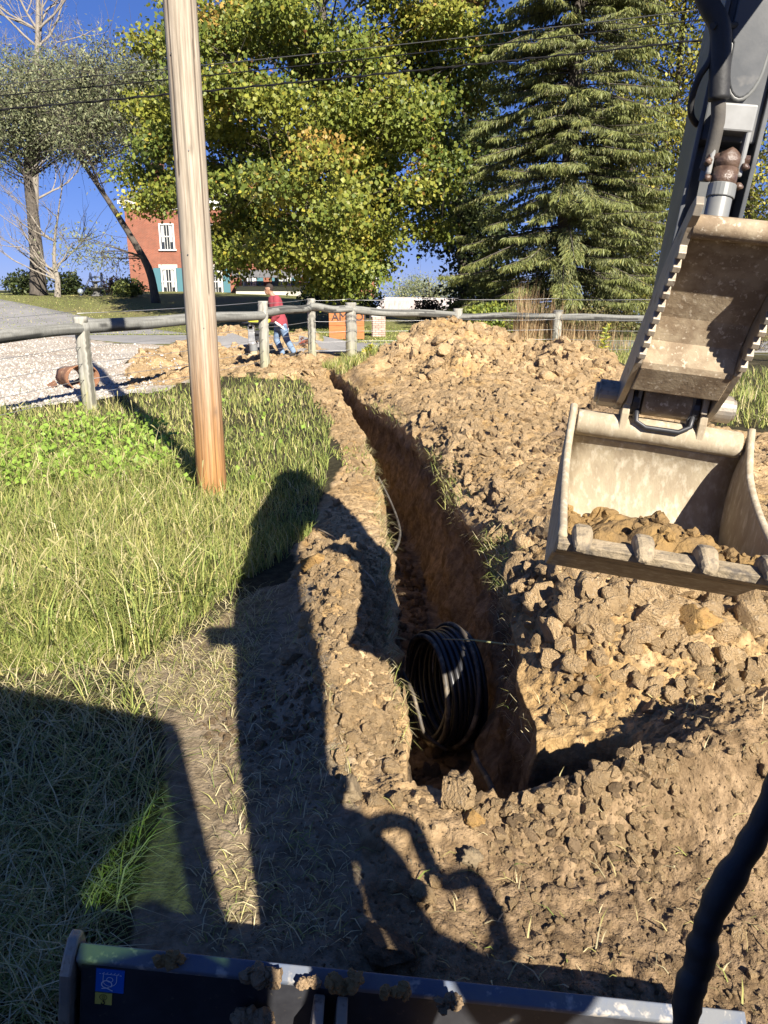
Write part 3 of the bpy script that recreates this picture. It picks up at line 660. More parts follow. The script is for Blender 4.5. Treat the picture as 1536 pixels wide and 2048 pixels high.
b = MB(); b.cyl((0, -2.25, -.7), (0, -1.72, .55), .055, n=18); part(b, 'boom_cylinder', m_dark, boom, smooth=True)
b = MB(); b.cyl((0, -1.2, 1.62), (0, -.1, 1.98), .05, n=18); part(b, 'arm_cylinder', m_dark, boom, smooth=True)
b = MB(); b.box((0, -2.5, -1.0), (.30, .30, .5)); part(b, 'swing_post', m_dark, bevel=.02)
# ---- cab round the camera, roof above and behind it
MC = Matrix.Translation((.02, -.62, 0)) @ Matrix.Rotation(YAW, 4, 'Z') @ Matrix.Rotation(ROLL, 4, 'Y')
# right front roof corner lands near (.61, -.30, 2.4)
CW, CD, CZ = .52, .44, 2.40
CX = -.27
cab = MB(); cab.box((CX, 0, CZ), (2 * CW, 2 * CD, .07)); cab_o = part(cab, 'cab_roof', m_dark, bevel=.02, M=MC)
for sx, sy in ((-1, -1), (1, -1), (1, 1), (-1, 1)):
    b = MB(); b.box((CX + sx * (CW - .035), sy * (CD - .035), 1.50), (.07, .07, 1.74)); part(b, 'cab_pillar', m_dark, cab_o, M=MC)
b = MB(); b.box((CX, -CD + .01, 1.46), (2 * CW - .141, .02, 1.84)); part(b, 'rear_panel', m_dark, cab_o, M=MC)
b = MB(); b.box((CX - CW + .02, 0, 1.05), (.02, 2 * CD - .15, .9)); part(b, 'door_panel', m_dark, cab_o, M=MC)
# right side: panel with one tinted window
def CR(yv, z): return (CX + CW - .02, yv, z)
win = [(.34, 2.24), (.34, 1.66), (.12, 1.90), (-.30, 2.14), (-.30, 2.24)]
CE = CD - .07
for pl in ([(-CE, .6), (CE, .6), (CE, 1.66), (.34, 1.66), (.12, 1.90), (-.30, 2.14), (-CE, 2.14)], [(CE, 1.66), (CE, CZ - .035), (.34, CZ - .035), (.34, 1.66)], [(-CE, 2.14), (-.30, 2.14), (-.30, CZ - .035), (-CE, CZ - .035)], [(-.30, 2.24), (.34, 2.24), (.34, CZ - .035), (-.30, CZ - .035)]):
    b = MB(); b.prism(pl, lambda a, c, t: (CX + CW - .02 + t, a, c), -.01, .01); part(b, 'side_panel', m_dark, cab_o, M=MC)
b = MB(); b.prism(win, lambda a, c, t: (CX + CW - .02 + t, a, c), -.003, .003); part(b, 'side_window', m_glass, cab_o, M=MC)
b = MB(); wl0 = Vector((.67, .52, 2.42)); b.box(wl0, (.15, .10, .12)); b.tube([(.58, -.28, 2.40), (.62, .1, 2.44), tuple(wl0)], .006, 8); part(b, 'work_light', m_dark, cab_o, bevel=.01, M=Matrix.Identity(4))
b = MB(); b.box((.05, -.75, .78), (1.5, 2.1, .36)); part(b, 'machine_deck', m_dark, bevel=.03, M=MC)
b = MB(); b.box((-.15, -1.35, 1.42), (2.1, .9, .95)); part(b, 'engine_hood', m_dark, bevel=.08, M=MC)
b = MB(); b.cyl((.55, .50, 1.0), (.55, .50, 1.02), .02); 
for sx in (-1, 1):
    b = MB(); n = 28; pr = [(.85 * math.cos(a) * 1.15 - .5 + (.35 if math.cos(a) > 0 else -.35), .26 + .26 * math.sin(a)) for a in np.linspace(0, 2 * math.pi, n, endpoint=False)]
    b.prism(pr, lambda a, c, t: (t, a, c), .35 + sx * .62 - .15, .35 + sx * .62 + .15); part(b, 'track', m_rub, M=Matrix.Identity(4))
# ---- dozer blade
BR = R(8.2)
p0 = AT(160, 1885, 1.44)
MBL = Matrix.Translation(p0) @ Matrix.Rotation(R(.6), 4, 'Z') @ Matrix.Rotation(BR, 4, 'Y')
BLW = 1.62
b = MB(); b.prism([(0.0, 0.0), (.012, -.012), (.03, -.08), (.10, -.22), (.075, -.36), (.06, -.36), (.075, -.22), (.0, -.085), (-.026, -.030), (-.027, -.022)], lambda a, c, t: (t, a, c), 0, BLW)
blade = part(b, 'dozer_blade', m_blade, bevel=.003, M=MBL)
b = MB(); b.prism([(-.022, -.034), (-.022, -.40), (.06, -.40), (.06, -.1), (.0, -.088)], lambda a, c, t: (t, a, c), .012, BLW - .012); part(b, 'blade_back', m_dark, blade, bevel=.003, M=MBL)
b = MB(); b.prism([(.03, .008), (.0, .012), (-.026, -.012), (-.05, -.05), (-.045, -.42), (.09, -.42), (.13, -.22)], lambda a, c, t: (t, a, c), -.03, -.002); part(b, 'blade_end_plate', m_worn, blade, bevel=.006, M=MBL)
for t in (.575, .63):
    b = MB(); b.box((t, -.085, -.175), (.026, .11, .26)); part(b, 'blade_lug', m_worn, blade, bevel=.004, M=MBL)
# decals on the blade's back
m_dblue = mat('blue_decal', (.008, .11, .50), rough=.35, col2=(.012, .12, .46), nscale=5)
m_dwht = mat('white_decal_print', (.65, .70, .75), rough=.4)
m_dyel = mat('yellow_decal', (.62, .50, .10), rough=.4, col2=(.55, .42, .08), nscale=12)
m_dblk = mat('black_decal_print', (.012, .012, .012), rough=.4)
DX, DZ = .048, -.046
def DC(x, z, o=.0): return Vector((DX + x, -.0222 - o, DZ - z))
def flat(mb, pts, w, o):
    """thin printed line on the blade's back"""
    pts = [Vector((p[0], p[1])) for p in pts]; V = []
    for i, p in enumerate(pts):
        d = (pts[min(i + 1, len(pts) - 1)] - pts[max(i - 1, 0)]).normalized(); nn = Vector((-d.y, d.x)) * w / 2
        V += [DC(p.x + nn.x, p.y + nn.y, o), DC(p.x - nn.x, p.y - nn.y, o)]
    mb.add(V, [(2 * i, 2 * i + 1, 2 * i + 3, 2 * i + 2) for i in range(len(pts) - 1)])
def plate(mb, x0, z0, x1, z1, o):
    V = [DC(x0, z0, o), DC(x1, z0, o), DC(x1, z1, o), DC(x0, z1, o)]; W_ = [v + Vector((0, .003, 0)) for v in V]
    mb.add(V + W_, [(0, 1, 2, 3), (7, 6, 5, 4), (0, 4, 5, 1), (1, 5, 6, 2), (2, 6, 7, 3), (3, 7, 4, 0)])
S = .066
b = MB(); plate(b, 0, 0, S, S * 1.03, .002); dec = part(b, 'tie_down_decal', m_dblue, blade, M=MBL)
u = S / 100
arc = lambda cx, cy, rx, ry, a0, a1, n=18: [((cx + rx * math.cos(a)) * u, (cy + ry * math.sin(a)) * u) for a in np.linspace(R(a0), R(a1), n)]
b = MB()
flat(b, [(22 * u, 18 * u), (80 * u, 18 * u)], 2 * u, .0035)
for x in (24, 37, 50, 63, 76): flat(b, [(x * u, 18 * u), ((x + 6) * u, 10 * u)], 2 * u, .0035)
flat(b, [(27 * u, 20 * u), (27 * u, 48 * u)] + arc(50, 48, 23, 24, 180, 0)[::1] [::1], 2.2 * u, .0035) if False else flat(b, [(27 * u, 20 * u)] + [((50 - 24 * math.cos(a)) * u, (46 + 26 * math.sin(a)) * u) for a in np.linspace(0, math.pi, 16)] + [(74 * u, 20 * u)], 2.2 * u, .0035)
flat(b, arc(50, 42, 11, 11, 0, 360, 24), 2.4 * u, .0036)
flat(b, arc(40, 64, 18, 17, 120, 400, 26), 4 * u, .0038)
flat(b, [(22 * u, 85 * u), (38 * u, 82 * u), (50 * u, 78 * u)], 4 * u, .0037); flat(b, [(32 * u, 78 * u), (46 * u, 84 * u), (62 * u, 92 * u)], 4 * u, .0039)
flat(b, [(12 * u, 17 * u), (18 * u, 18 * u)], 2 * u, .0035); flat(b, [(84 * u, 19 * u), (91 * u, 20 * u)], 3 * u, .0035)
part(b, 'tie_down_symbol', m_dwht, dec, M=MBL)
b = MB(); plate(b, .0, S * 1.10, S * .60, S * 1.62, .002); dec2 = part(b, 'hook_decal', m_dyel, blade, M=MBL)
b = MB(); c0, c1 = 30, 126
flat(b, arc(c0, c1, 13, 12, 0, 360, 24), 2 * u, .0035)
flat(b, [((c0 + x) * u, (c1 + z) * u) for x, z in ((0, -8), (6, -1), (3, -1), (3, 7), (-3, 7), (-3, -1), (-6, -1), (0, -8))], 1.6 * u, .0036)
flat(b, [((c0 + x) * u, (c1 + z) * u) for x, z in ((0, 13), (1, 18), (5, 24), (4, 30), (-1, 33), (-6, 30), (-6, 25))], 4.5 * u, .0037)
part(b, 'hook_symbol', m_dblk, dec2, M=MBL)
# ---- sleeved hose that hangs in front of the cab
hp = [AT(1600, 1480, .84), AT(1545, 1600, .83), AT(1500, 1690, .82), AT(1440, 1790, .80), AT(1412, 1860, .79), AT(1398, 1930, .78), AT(1378, 1985, .77), AT(1372, 2080, .76), AT(1400, 2250, .74)]
P = smoothp([tuple(p) for p in hp], 6)
rad = [.0175 * (1 + .22 * float(vnoise(i * .45, 0.3, seed=9)) + .06 * math.sin(i * 1.7)) for i in range(len(P))]
b = MB(); b.tube(P, rad, 14); part(b, 'front_hose', m_rub, smooth=True, M=Matrix.Identity(4))
# ---- unseen hose inferred from its curled shadow, and thick loops added to fill shade
def sun_hose(px, k, r, n=6):
    P = []
    for i, (x, yv) in enumerate(px):
        g_ = gp(x, yv); kk = k[i] if hasattr(k, '__len__') else k; P.append((g_[0] - SH[0] * kk / math.tan(SUN_EL), g_[1] - SH[1] * kk / math.tan(SUN_EL), kk))
    b = MB(); b.tube(smoothp(P, n), r, 12); part(b, 'shadow_hose', m_rub, smooth=True, M=Matrix.Identity(4))
sun_hose([(640, 1700), (740, 1640), (795, 1648), (832, 1700), (880, 1762), (935, 1752), (975, 1800), (998, 1870), (988, 1935), (930, 2010)], 1.6, .03)
sun_hose([(620, 1690), (720, 1690), (780, 1740), (805, 1820), (850, 1885), (920, 1925), (975, 1950)], 1.6, .055)  # thick loop added out of view to widen the boom's shadow
sun_hose([(600, 1640), (690, 1650), (740, 1720), (760, 1800), (800, 1880), (860, 1940)], 1.6, .06)  # another added loop, fills the shade beside the boom shadow
# ---- soil in the bucket, mud on the blade
m_mud = mat('wet_clay', (.27, .17, .065), rough=.9, col2=(.15, .10, .05), nscale=9, bump=.8, bscale=40, bdist=.02, spec=.2)
load = MB(); n = 46; V = []; F = []
for i in range(n):
    for k in range(n):
        r = -.275 + .55 * k / (n - 1); f = -.68 + .64 * i / (n - 1)
        base = np.interp(f, [-.70, -.5, -.26, -.13, 0.02], [-.26, -.345, -.44, -.455, -.38]) 
        hgt = .05 + .095 * math.exp(-((r + .10) / .15) ** 2 - ((f + .30) / .22) ** 2) + .06 * math.exp(-((r - .08) / .16) ** 2 - ((f + .45) / .15) ** 2)
        hgt *= float(sstep(-.69, -.56, np.array(f)))
        V.append((r, f, base + hgt))
V = np.array(V); q = V * 1.0
f1, r1 = worley(V[:, 0] / .07, V[:, 1] / .07, 3); f2, r2 = worley(V[:, 0] / .03, V[:, 1] / .03, 4)
V[:, 2] += .05 * np.clip(1 - f1 ** 2, 0, 1) * r1 + .02 * np.clip(1 - f2 ** 2, 0, 1) * r2
F = [(i * n + k, i * n + k + 1, (i + 1) * n + k + 1, (i + 1) * n + k) for i in range(n - 1) for k in range(n - 1)]
load.add(V, F)
for j in range(150):
    k = rng.integers(0, len(V)); load.blob(V[k] + np.array([0, 0, .002]), .006 * 4.5 ** (rng.random() ** 2), j, .55, 1.8, 2)
tag(load.build('soil_load', m_mud, None, False, 0, MA), 'crumbly brown soil lying in the excavator bucket', 'soil')
def clump(name, px, py, Y, n, r, label, m, sx=1.7):
    n = int(n * 2.2)
    b = MB(); c = AT(px, py, Y)
    for j in range(n):
        b.blob(c + Vector((rng.uniform(-1, 1) * r * sx * .55, rng.normal() * r * .15, rng.uniform(-1, 1) * r * .5)), r * rng.uniform(.22, .45), j + px, .7, 2.2, 2)
    return tag(b.build(name, m), label, 'mud')
for px, py, n, r, lab, mm in ((338, 1918, 12, .030, 'mud clump nearest the blue decal on the blade edge', m_mud), (520, 1952, 16, .040, 'wide dark mud clump sitting mid-left on the blade edge', m_clodd),
                          (618, 1966, 7, .022, 'little mud crumb between the wide clump and the sunlit one', m_clodd), (688, 1968, 14, .034, 'sunlit orange mud clump above the blade lugs', m_mud),
                          (790, 1985, 9, .030, 'dark mud clump just right of the blade lugs', m_mud), (900, 2008, 9, .028, 'rightmost mud clump on the blade edge', m_clodd), (512, 2042, 16, .045, 'mud heaped against the black back of the blade', m_clodd)):
    Y = 1.432 - (.02 if py > 2030 else 0) - max(0, px - 160) / 840 * .055
    clump('mud_clump', px, py, Y, n, r, lab, mm)
# ================================================================ POLE, WIRES, FENCE
def wood_tube(name, pts, radii, sides, parent, base_c, dark_c, tip_c=None, tipz=None, seed=0, crack=6, smooth=True, lump=.02):
    """round timber with grain, checks and weathering carried in its own colour"""
    pts = [Vector(p) for p in pts]; n = len(pts); V = []; t0 = (pts[-1] - pts[0]).normalized()
    x = t0.cross(Vector((0, 1, .01))).normalized(); yv = t0.cross(x); d = np.linspace(0, (pts[-1] - pts[0]).length, n)
    A = np.linspace(0, 2 * math.pi, sides, endpoint=False); Lg, An = np.meshgrid(d, A, indexing='ij')
    ca, sa = np.cos(An), np.sin(An); rr = np.interp(np.arange(n), np.linspace(0, n - 1, len(radii)), radii)[:, None]
    f1 = fbm(ca * 5 + seed, sa * 5, Lg * .7, 4, seed); f2 = fbm(ca * 14 + seed, sa * 14, Lg * 1.2, 3, seed + 5)
    knots = np.zeros_like(Lg); r_ = np.random.default_rng(seed)
    for _ in range(int(d[-1] * 2.2)):
        ka, kl = r_.uniform(0, 6.28), r_.uniform(0, d[-1]); dist = np.hypot((np.angle(np.exp(1j * (An - ka)))) * .13, (Lg - kl) * .5); knots = np.maximum(knots, np.exp(-(dist / .02) ** 2))
    chk = np.zeros_like(Lg)
    for k in range(crack):
        ka = r_.uniform(0, 6.28); l0, l1 = sorted(r_.uniform(0, d[-1], 2)); w = .03 * vnoise(Lg * 1.5 + k, Lg * 0, seed=seed + k)
        chk = np.maximum(chk, (np.abs(np.angle(np.exp(1j * (An - ka - w)))) < 2.2 * math.pi / sides) * (Lg > l0) * (Lg < l1))
    q = rr * (1 + lump * f1 + .25 * lump * f2 + .03 * knots) - .006 * chk
    P = np.array([p[:] for p in pts])[:, None, :] + q[..., None] * (ca[..., None] * np.array(x[:]) + sa[..., None] * np.array(yv[:]))
    bc = np.array(base_c)[None, None]; C = bc * (1 + .30 * f1[..., None] + .60 * f2[..., None])
    if tip_c is not None: C = C + (np.array(tip_c) * (1 + .9 * f2[..., None] + .35 * f1[..., None]) - C) * (1 - sstep(tipz[0], tipz[1], (Lg + .5 * f1))[..., None])
    C = C + (np.array(dark_c) - C) * np.clip(chk * .9 + knots * .55 + sstep(.18, .5, f2) * .55, 0, 1)[..., None]
    F = [(i * sides + k, i * sides + (k + 1) % sides, (i + 1) * sides + (k + 1) % sides, (i + 1) * sides + k) for i in range(n - 1) for k in range(sides)]
    me_V = P.reshape(-1, 3); capc = np.array([pts[0][:], pts[-1][:]]); nv = len(me_V); me_V = np.concatenate([me_V, capc]); Cc = np.concatenate([np.clip(C, .01, .9).reshape(-1, 3), [base_c, base_c]])
    T = [(nv, (k + 1) % sides, k) for k in range(sides)] + [(nv + 1, (n - 1) * sides + k, (n - 1) * sides + (k + 1) % sides) for k in range(sides)]
    return big_mesh(name, me_V, [np.array(F), np.array(T)], m_wood, Cc, parent=parent, smooth=smooth)
m_wood = mat('weathered_wood', (.4, .35, .3), rough=.85, attr='Cd', col2=(.72, .70, .68), nscale=60, stretch=(1, 1, .06), bump=.4, bscale=90, bdist=.004, spec=.25)
bx, by = gp(425, 985)
pole = thing('utility_pole', (bx, by, sz(bx, by)), 'tall bare wooden utility pole standing in the grass, orange brown at its foot', 'utility pole')
wood_tube('shaft', [(bx, by, z) for z in np.linspace(-.1, 9.5, 300)], [.135, .128, .118], 110, pole, (.40, .34, .26), (.13, .10, .075), (.36, .185, .07), (.3, 2.0), seed=3, crack=7, lump=.012)
b = MB()
for z, a in ((2.1, -1.9), (2.9, -1.4), (3.6, -2.1), (1.5, -1.2)): b.cyl((bx + .133 * math.cos(a), by + .133 * math.sin(a), z), (bx + .139 * math.cos(a), by + .139 * math.sin(a), z), .006, n=6)
m_iron = mat('dull_iron', (.16, .16, .16), rough=.5, metal=.6)
b.build('nail_heads', m_iron, pole)['kind'] = 'stuff'
m_wire = mat('black_cable', (.012, .012, .013), rough=.9, spec=.1); m_wire2 = mat('grey_cable', (.05, .05, .05), rough=.9, spec=.1)
def wire(p0, p1, sag, r, label, m, twist=False):
    A, B = Vector(p0), Vector(p1); b = MB(); n = 70
    path = [A.lerp(B, t) - Vector((0, 0, sag * 4 * t * (1 - t))) for t in np.linspace(0, 1, n)]
    b.tube(path, r, 6)
    if twist:
        P = [A.lerp(B, t) - Vector((0, 0, sag * 4 * t * (1 - t) + r * 1.3 * math.sin(t * 260))) + Vector((0, r * 1.3 * math.cos(t * 260), 0)) for t in np.linspace(0, 1, 700)]; b.tube(P, r * .8, 5)
    o = b.build('overhead_wire', m, None, True); return tag(o, label, 'wire', 'overhead wires crossing above the fence')
wire(AT(-420, 205, 13), AT(2100, -72, 13), .12, .007, 'thinnest and topmost of the three overhead wires', m_wire2)
wire(AT(-420, 228, 13.4), AT(2100, -52, 13.4), .12, .009, 'middle one of the three overhead wires', m_wire)
wire(AT(-420, 254, 13.8), AT(2100, -2, 13.8), .10, .012, 'lowest and thickest of the overhead wires, a twisted bundle', m_wire, True)
# ---- fence
posts_px = [(-330, 945, 690), (180, 815, 633), (531, 742, 602), (625, 719, 597), (703, 716, 605), (913, 712, 617), (1110, 712, 620), (1330, 716, 632), (1700, 735, 640)]
pw = [.105, .105, .105, .10, .14, .12, .12, .12, .12]
PB = [gp(a, c) for a, c, _ in posts_px]
fence = thing('fence', (PB[1][0], PB[1][1], 0), 'grey weathered post and rail fence with wire strands curving across the middle distance', 'fence')
tops = []
for i, ((x, yv), (px, pb, pt)) in enumerate(zip(PB, posts_px)):
    z0 = min(0.0, sz(x, yv)); top_ = AT(px, pt, yv).z; tops.append(top_)
    wood_tube('post', [(x + random.uniform(-.01, .01) * k / 24, yv, z) for k, z in enumerate(np.linspace(z0 - .1, top_, 40))], [pw[i] * 1.03, pw[i]], 26, fence, (.34, .33, .285), (.13, .125, .10), (.33, .32, .21), (.2, .9), seed=20 + i, crack=4, lump=.03)
rail_z = [1.16] + [AT(px, py, PB[i + 1][1]).z for i, (px, py) in enumerate(((180, 658), (531, 626), (625, 613), (703, 618), (913, 631), (1110, 634), (1330, 640), (1700, 655)))]
for i in range(len(PB) - 1):
    a, c = Vector((*PB[i], rail_z[i])), Vector((*PB[i + 1], rail_z[i + 1] - (.02 if i == 1 else 0))); d = (c - a).normalized()
    off = Vector((0, -.10 if i in (3,) else -.03, 0)); L_ = (c - a).length
    n = 60; pts = [a.lerp(c, t) + off + Vector((0, 0, .025 * math.sin(t * 3.1 + i) + .012 * math.sin(t * 9 + i * 2))) for t in np.linspace(-.02 / L_, 1 + .03 / L_, n)]
    r0 = (.10, .108, .10, .095, .10, .085, .085, .085)[i]
    wood_tube('rail', pts, [r0, r0 * .95, r0 * .85], 24, fence, (.24, .24, .215), (.07, .07, .065), seed=50 + i, crack=6, lump=.03)
m_fw = mat('galvanised_wire', (.42, .42, .42), rough=.4, metal=.6)
for zh in (.22, .44, .68, .93, 1.42):
    for i in range(len(PB) - 1):
        b = MB(); a, c = Vector((PB[i][0], PB[i][1] - pw[i], zh)), Vector((PB[i + 1][0], PB[i + 1][1] - pw[i + 1], zh + (.03 if zh > 1 else 0)))
        b.tube([a.lerp(c, t) + Vector((0, 0, -.02 * 4 * t * (1 - t))) for t in np.linspace(0, 1, 8)], .0045, 5); b.build('wire_strand', m_fw, fence, True)
# ================================================================ GRASS
m_grass = mat('grass_blades', (.2, .24, .07), rough=.6, attr='Cd', transl=.3, spec=.25)
PAL_G = np.array([[.22, .26, .065], [.29, .32, .085], [.15, .20, .05], [.42, .40, .13], [.50, .43, .20], [.58, .50, .29]])
def blades(name, pts, h, w, lean, probs, pal=PAL_G, droop=.35, kind='stuff', z=None, az=None, parent=None, label=None, cat=None):
    n = len(pts); x, yv = pts[:, 0], pts[:, 1]; z = surf(x, yv) if z is None else z
    az = rng.uniform(0, 2 * math.pi, n) if az is None else az; ln = np.clip(rng.normal(lean, .28, n), 0, 1.5); h = h * rng.uniform(.55, 1.25, n)
    d = np.stack([np.cos(az), np.sin(az)], -1); tw = az + math.pi / 2 + rng.normal(0, .8, n); wd = np.stack([np.cos(tw), np.sin(tw), rng.normal(0, .15, n)], -1) * (w * rng.uniform(.6, 1.3, n) / 2)[:, None]
    b = np.stack([x, yv, z - .01], -1)
    up = lambda f, l: np.concatenate([d * (np.sin(l) * h * f)[:, None], (np.cos(l) * h * f)[:, None]], 1)
    mid = b + up(.5, ln * .6); tip = mid + up(.5, np.minimum(ln * 1.1 + droop * rng.random(n) * 2.2, 2.3))
    tip[:, 2] = np.maximum(tip[:, 2], z + .006); mid[:, 2] = np.maximum(mid[:, 2], z + .004)
    V = np.stack([b - wd, b + wd, mid + wd * .8, mid - wd * .8, tip], 1).reshape(-1, 3); k = np.arange(n)[:, None] * 5
    c = pal[rng.choice(len(pal), n, p=np.array(probs) / sum(probs))] * rng.uniform(.75, 1.25, (n, 1))
    o = big_mesh(name, V, [k + np.array([[0, 1, 2, 3]]), k + np.array([[3, 2, 4]])], m_grass, np.repeat(np.clip(c, 0, .9), 5, 0), smooth=True, kind=kind, parent=parent)
    if label: tag(o, label, cat)
    return o
def off_soil(p, m=0.0):
    s = soilmask(p[:, 0], p[:, 1]); return p[(s < .5) & ~intrench(p[:, 0], p[:, 1], .05)]
# main meadow left of the trench
A_PX = [(-500, 850), (0, 826), (190, 803), (380, 764), (560, 752), (625, 760), (668, 860), (655, 960), (620, 1090), (480, 1170), (420, 1225), (320, 1290), (150, 1335), (-500, 1380)]
p = off_soil(px_sample(52000, A_PX, 0.0)); hh = np.interp(p[:, 1], [3, 5, 9, 14], [.20, .19, .16, .14]) * np.where(p[:, 0] < -1.6, 1.25, 1.0) * (1 + .45 * fbm(p[:, 0] * 1.5, p[:, 1] * 1.5, seed=5, oct=2))
pt = fbm(p[:, 0] * .8, p[:, 1] * .8, seed=15, oct=3); ws = np.interp(p[:, 1], [3, 14], [.006, .013]); mk = pt > .02
blades('grass', p[mk], hh[mk], ws[mk], .5, [.20, .22, .10, .26, .16, .06]); blades('grass', p[~mk], hh[~mk] * .85, ws[~mk], .5, [.34, .30, .18, .12, .05, .02])
# coarse tufts of longer blades
cent = off_soil(px_sample(260, [(-400, 900), (0, 880), (300, 860), (420, 1000), (470, 1150), (300, 1300), (-400, 1330)], 0.0)); q = np.repeat(cent, 34, 0) + rng.normal(0, .07, (len(cent) * 34, 2)); q = off_soil(q)
blades('grass', q, .42, .008, .55, [.3, .25, .12, .16, .12, .05], droop=.5)
# flattened grass and straw in the machine's shade and over the wheel-rolled dirt
B_PX = [(-500, 1330), (0, 1330), (230, 1320), (310, 1420), (330, 1580), (260, 1740), (210, 1890), (130, 2048), (-500, 2100)]
p = px_sample(8500, B_PX, 0.0); blades('grass', p, .26, .005, 1.42, [.10, .08, .14, .16, .26, .26], droop=.08)
p = px_sample(1300, [(230, 1320), (330, 1270), (470, 1190), (560, 1180), (520, 1300), (480, 1420), (380, 1440), (300, 1380)], 0.0); blades('straw', p, .13, .004, 1.5, [.06, .06, .04, .2, .3, .34], droop=.05)
p = px_sample(1500, [(300, 1230), (470, 1200), (600, 1180), (640, 1330), (720, 1620), (700, 1900), (380, 1900), (420, 1600), (400, 1470), (300, 1360)], 0.0)
blades('straw', p[~intrench(p[:, 0], p[:, 1], .03)],   .10, .004, 1.54, [.06, .06, .04, .14, .3, .4], droop=.02)
p = px_sample(700, RIGHT_PX, .1); p = p[~intrench(p[:, 0], p[:, 1], .03) & (p[:, 1] > 1.2)]; blades('straw', p, .09, .005, 1.35, [.05, .05, .05, .15, .3, .4], droop=.05)
# turf left on the berm and at the far end
for poly, n, h in (([(640, 735), (760, 716), (770, 745), (690, 765)], 1800, .22), ([(660, 905), (735, 905), (760, 960), (700, 965)], 240, .07), ([(1420, 740), (1900, 730), (1900, 880), (1430, 850)], 5200, .25), ([(1190, 715), (1290, 700), (1290, 800), (1215, 770)], 1500, .28), ([(1000, 692), (1290, 690), (1290, 730), (1010, 730)], 1500, .4)):
    p = px_sample(n, poly, 0.05); p = p[~intrench(p[:, 0], p[:, 1], .03)]; blades('grass', p, h, .014, .5, [.25, .26, .12, .2, .12, .05])
# lawn beyond the road
p = px_sample(9000, [(-200, 592), (120, 598), (330, 618), (460, 640), (470, 668), (330, 660), (160, 645), (-200, 628)], .6); 
p = np.stack([p[:, 0], np.clip(p[:, 1], 28, 50)], -1); blades('lawn_grass', p, .075, .035, .7, [.34, .22, .18, .16, .1, 0], z=macro(p[:, 0], p[:, 1]))
p = px_sample(5000, [(480, 655), (760, 650), (830, 682), (640, 680), (480, 674)], .1); blades('lawn_grass', p, .075, .035, .7, [.34, .22, .18, .16, .1, 0], z=macro(p[:, 0], p[:, 1]))
p = px_sample(3000, [(760, 650), (1000, 650), (1000, 684), (830, 684)], .1); blades('lawn_grass', p, .075, .035, .7, [.34, .22, .18, .16, .1, 0], z=macro(p[:, 0], p[:, 1]))
# grass and roots hanging over the trench lips
yy = rng.uniform(4.2, 14.5, 900) ** 1.0; yy = 4.2 + (yy - 4.2) * rng.random(900) ** .5; cl = fbm(yy * 1.7, yy * 0, seed=99, oct=2) > -.08; yy = yy[cl]
p = np.stack([xr(yy) + rng.normal(.02, .05, len(yy)), yy], -1); blades('grass', p, .16, .005, 1.0, [.16, .14, .1, .22, .2, .18], droop=1.0, z=surf(p[:, 0], p[:, 1]) * .9 + .02, az=rng.normal(math.pi, .8, len(yy)))
yy = rng.uniform(2.8, 9, 620); p = np.stack([xl(yy) - rng.random(620) * .06, yy], -1); blades('roots', p, .14, .004, 1.2, [.05, .04, .05, .15, .35, .36], droop=1.0, z=surf(p[:, 0], p[:, 1]), az=rng.normal(0, .8, 620))
yy = rng.uniform(3.0, 9, 330); p = np.stack([xr(yy) - rng.random(330) * .02, yy], -1); blades('roots', p, .12, .004, 1.4, [.02, .02, .04, .12, .35, .45], droop=.8, z=surf(p[:, 0], p[:, 1]) - rng.random(330) * .25, az=rng.normal(math.pi, .7, 330))
# broad-leaved weeds
def leaf_quads(P, size, col, aspect, up=.6, droop=.5, axis=None):
    """folded leaf shapes: P (n,3), size (n,), col (n,3) -> V, F, C"""
    n = len(P); a = rng.normal(0, 1, (n, 3)) if axis is None else axis + rng.normal(0, .35, (n, 3)); a[:, 2] -= droop; a /= np.linalg.norm(a, axis=1)[:, None]
    nn = rng.normal(0, 1, (n, 3)); nn[:, 2] += up; nn[:, 1] -= up * .35; s = np.cross(a, nn); s /= np.linalg.norm(s, axis=1)[:, None] + 1e-9; nn = np.cross(s, a)
    L_ = size[:, None]; w = L_ * aspect / 2
    V = np.stack([P, P + a * L_ * .45 + s * w + nn * w * .25, P + a * L_, P + a * L_ * .45 - s * w + nn * w * .25], 1).reshape(-1, 3)
    k = np.arange(n)[:, None] * 4
    return V, np.concatenate([k + np.array([[0, 1, 2]]), k + np.array([[0, 2, 3]])]), np.repeat(col, 4, 0)
m_leaf = mat('leaves', (.1, .14, .03), rough=.5, attr='Cd', transl=.32, spec=.35)
def leaves(name, P, size, col, aspect, parent, up=.6, droop=.5, kind=None, axis=None):
    V, F, C = leaf_quads(np.asarray(P), np.asarray(size), np.asarray(col), aspect, up, droop, axis); return big_mesh(name, V, F, m_leaf, np.clip(C, .005, .9), parent=parent, kind=kind)
p = off_soil(px_sample(3600, [(-300, 880), (0, 855), (120, 850), (330, 850), (360, 960), (200, 980), (-300, 1000)], 0.0)); p = np.concatenate([p, off_soil(px_sample(260, [(-400, 860), (560, 770), (640, 860), (560, 1000), (-400, 1050)], 0.0))])
leaves('broadleaf_weeds', np.stack([p[:, 0], p[:, 1], surf(p[:, 0], p[:, 1]) + rng.uniform(.06, .2, len(p))], -1), rng.uniform(.03, .085, len(p)), np.array([.24, .36, .055]) * rng.uniform(.7, 1.3, (len(p), 1)), .8, None, 1.6, .1, 'stuff')
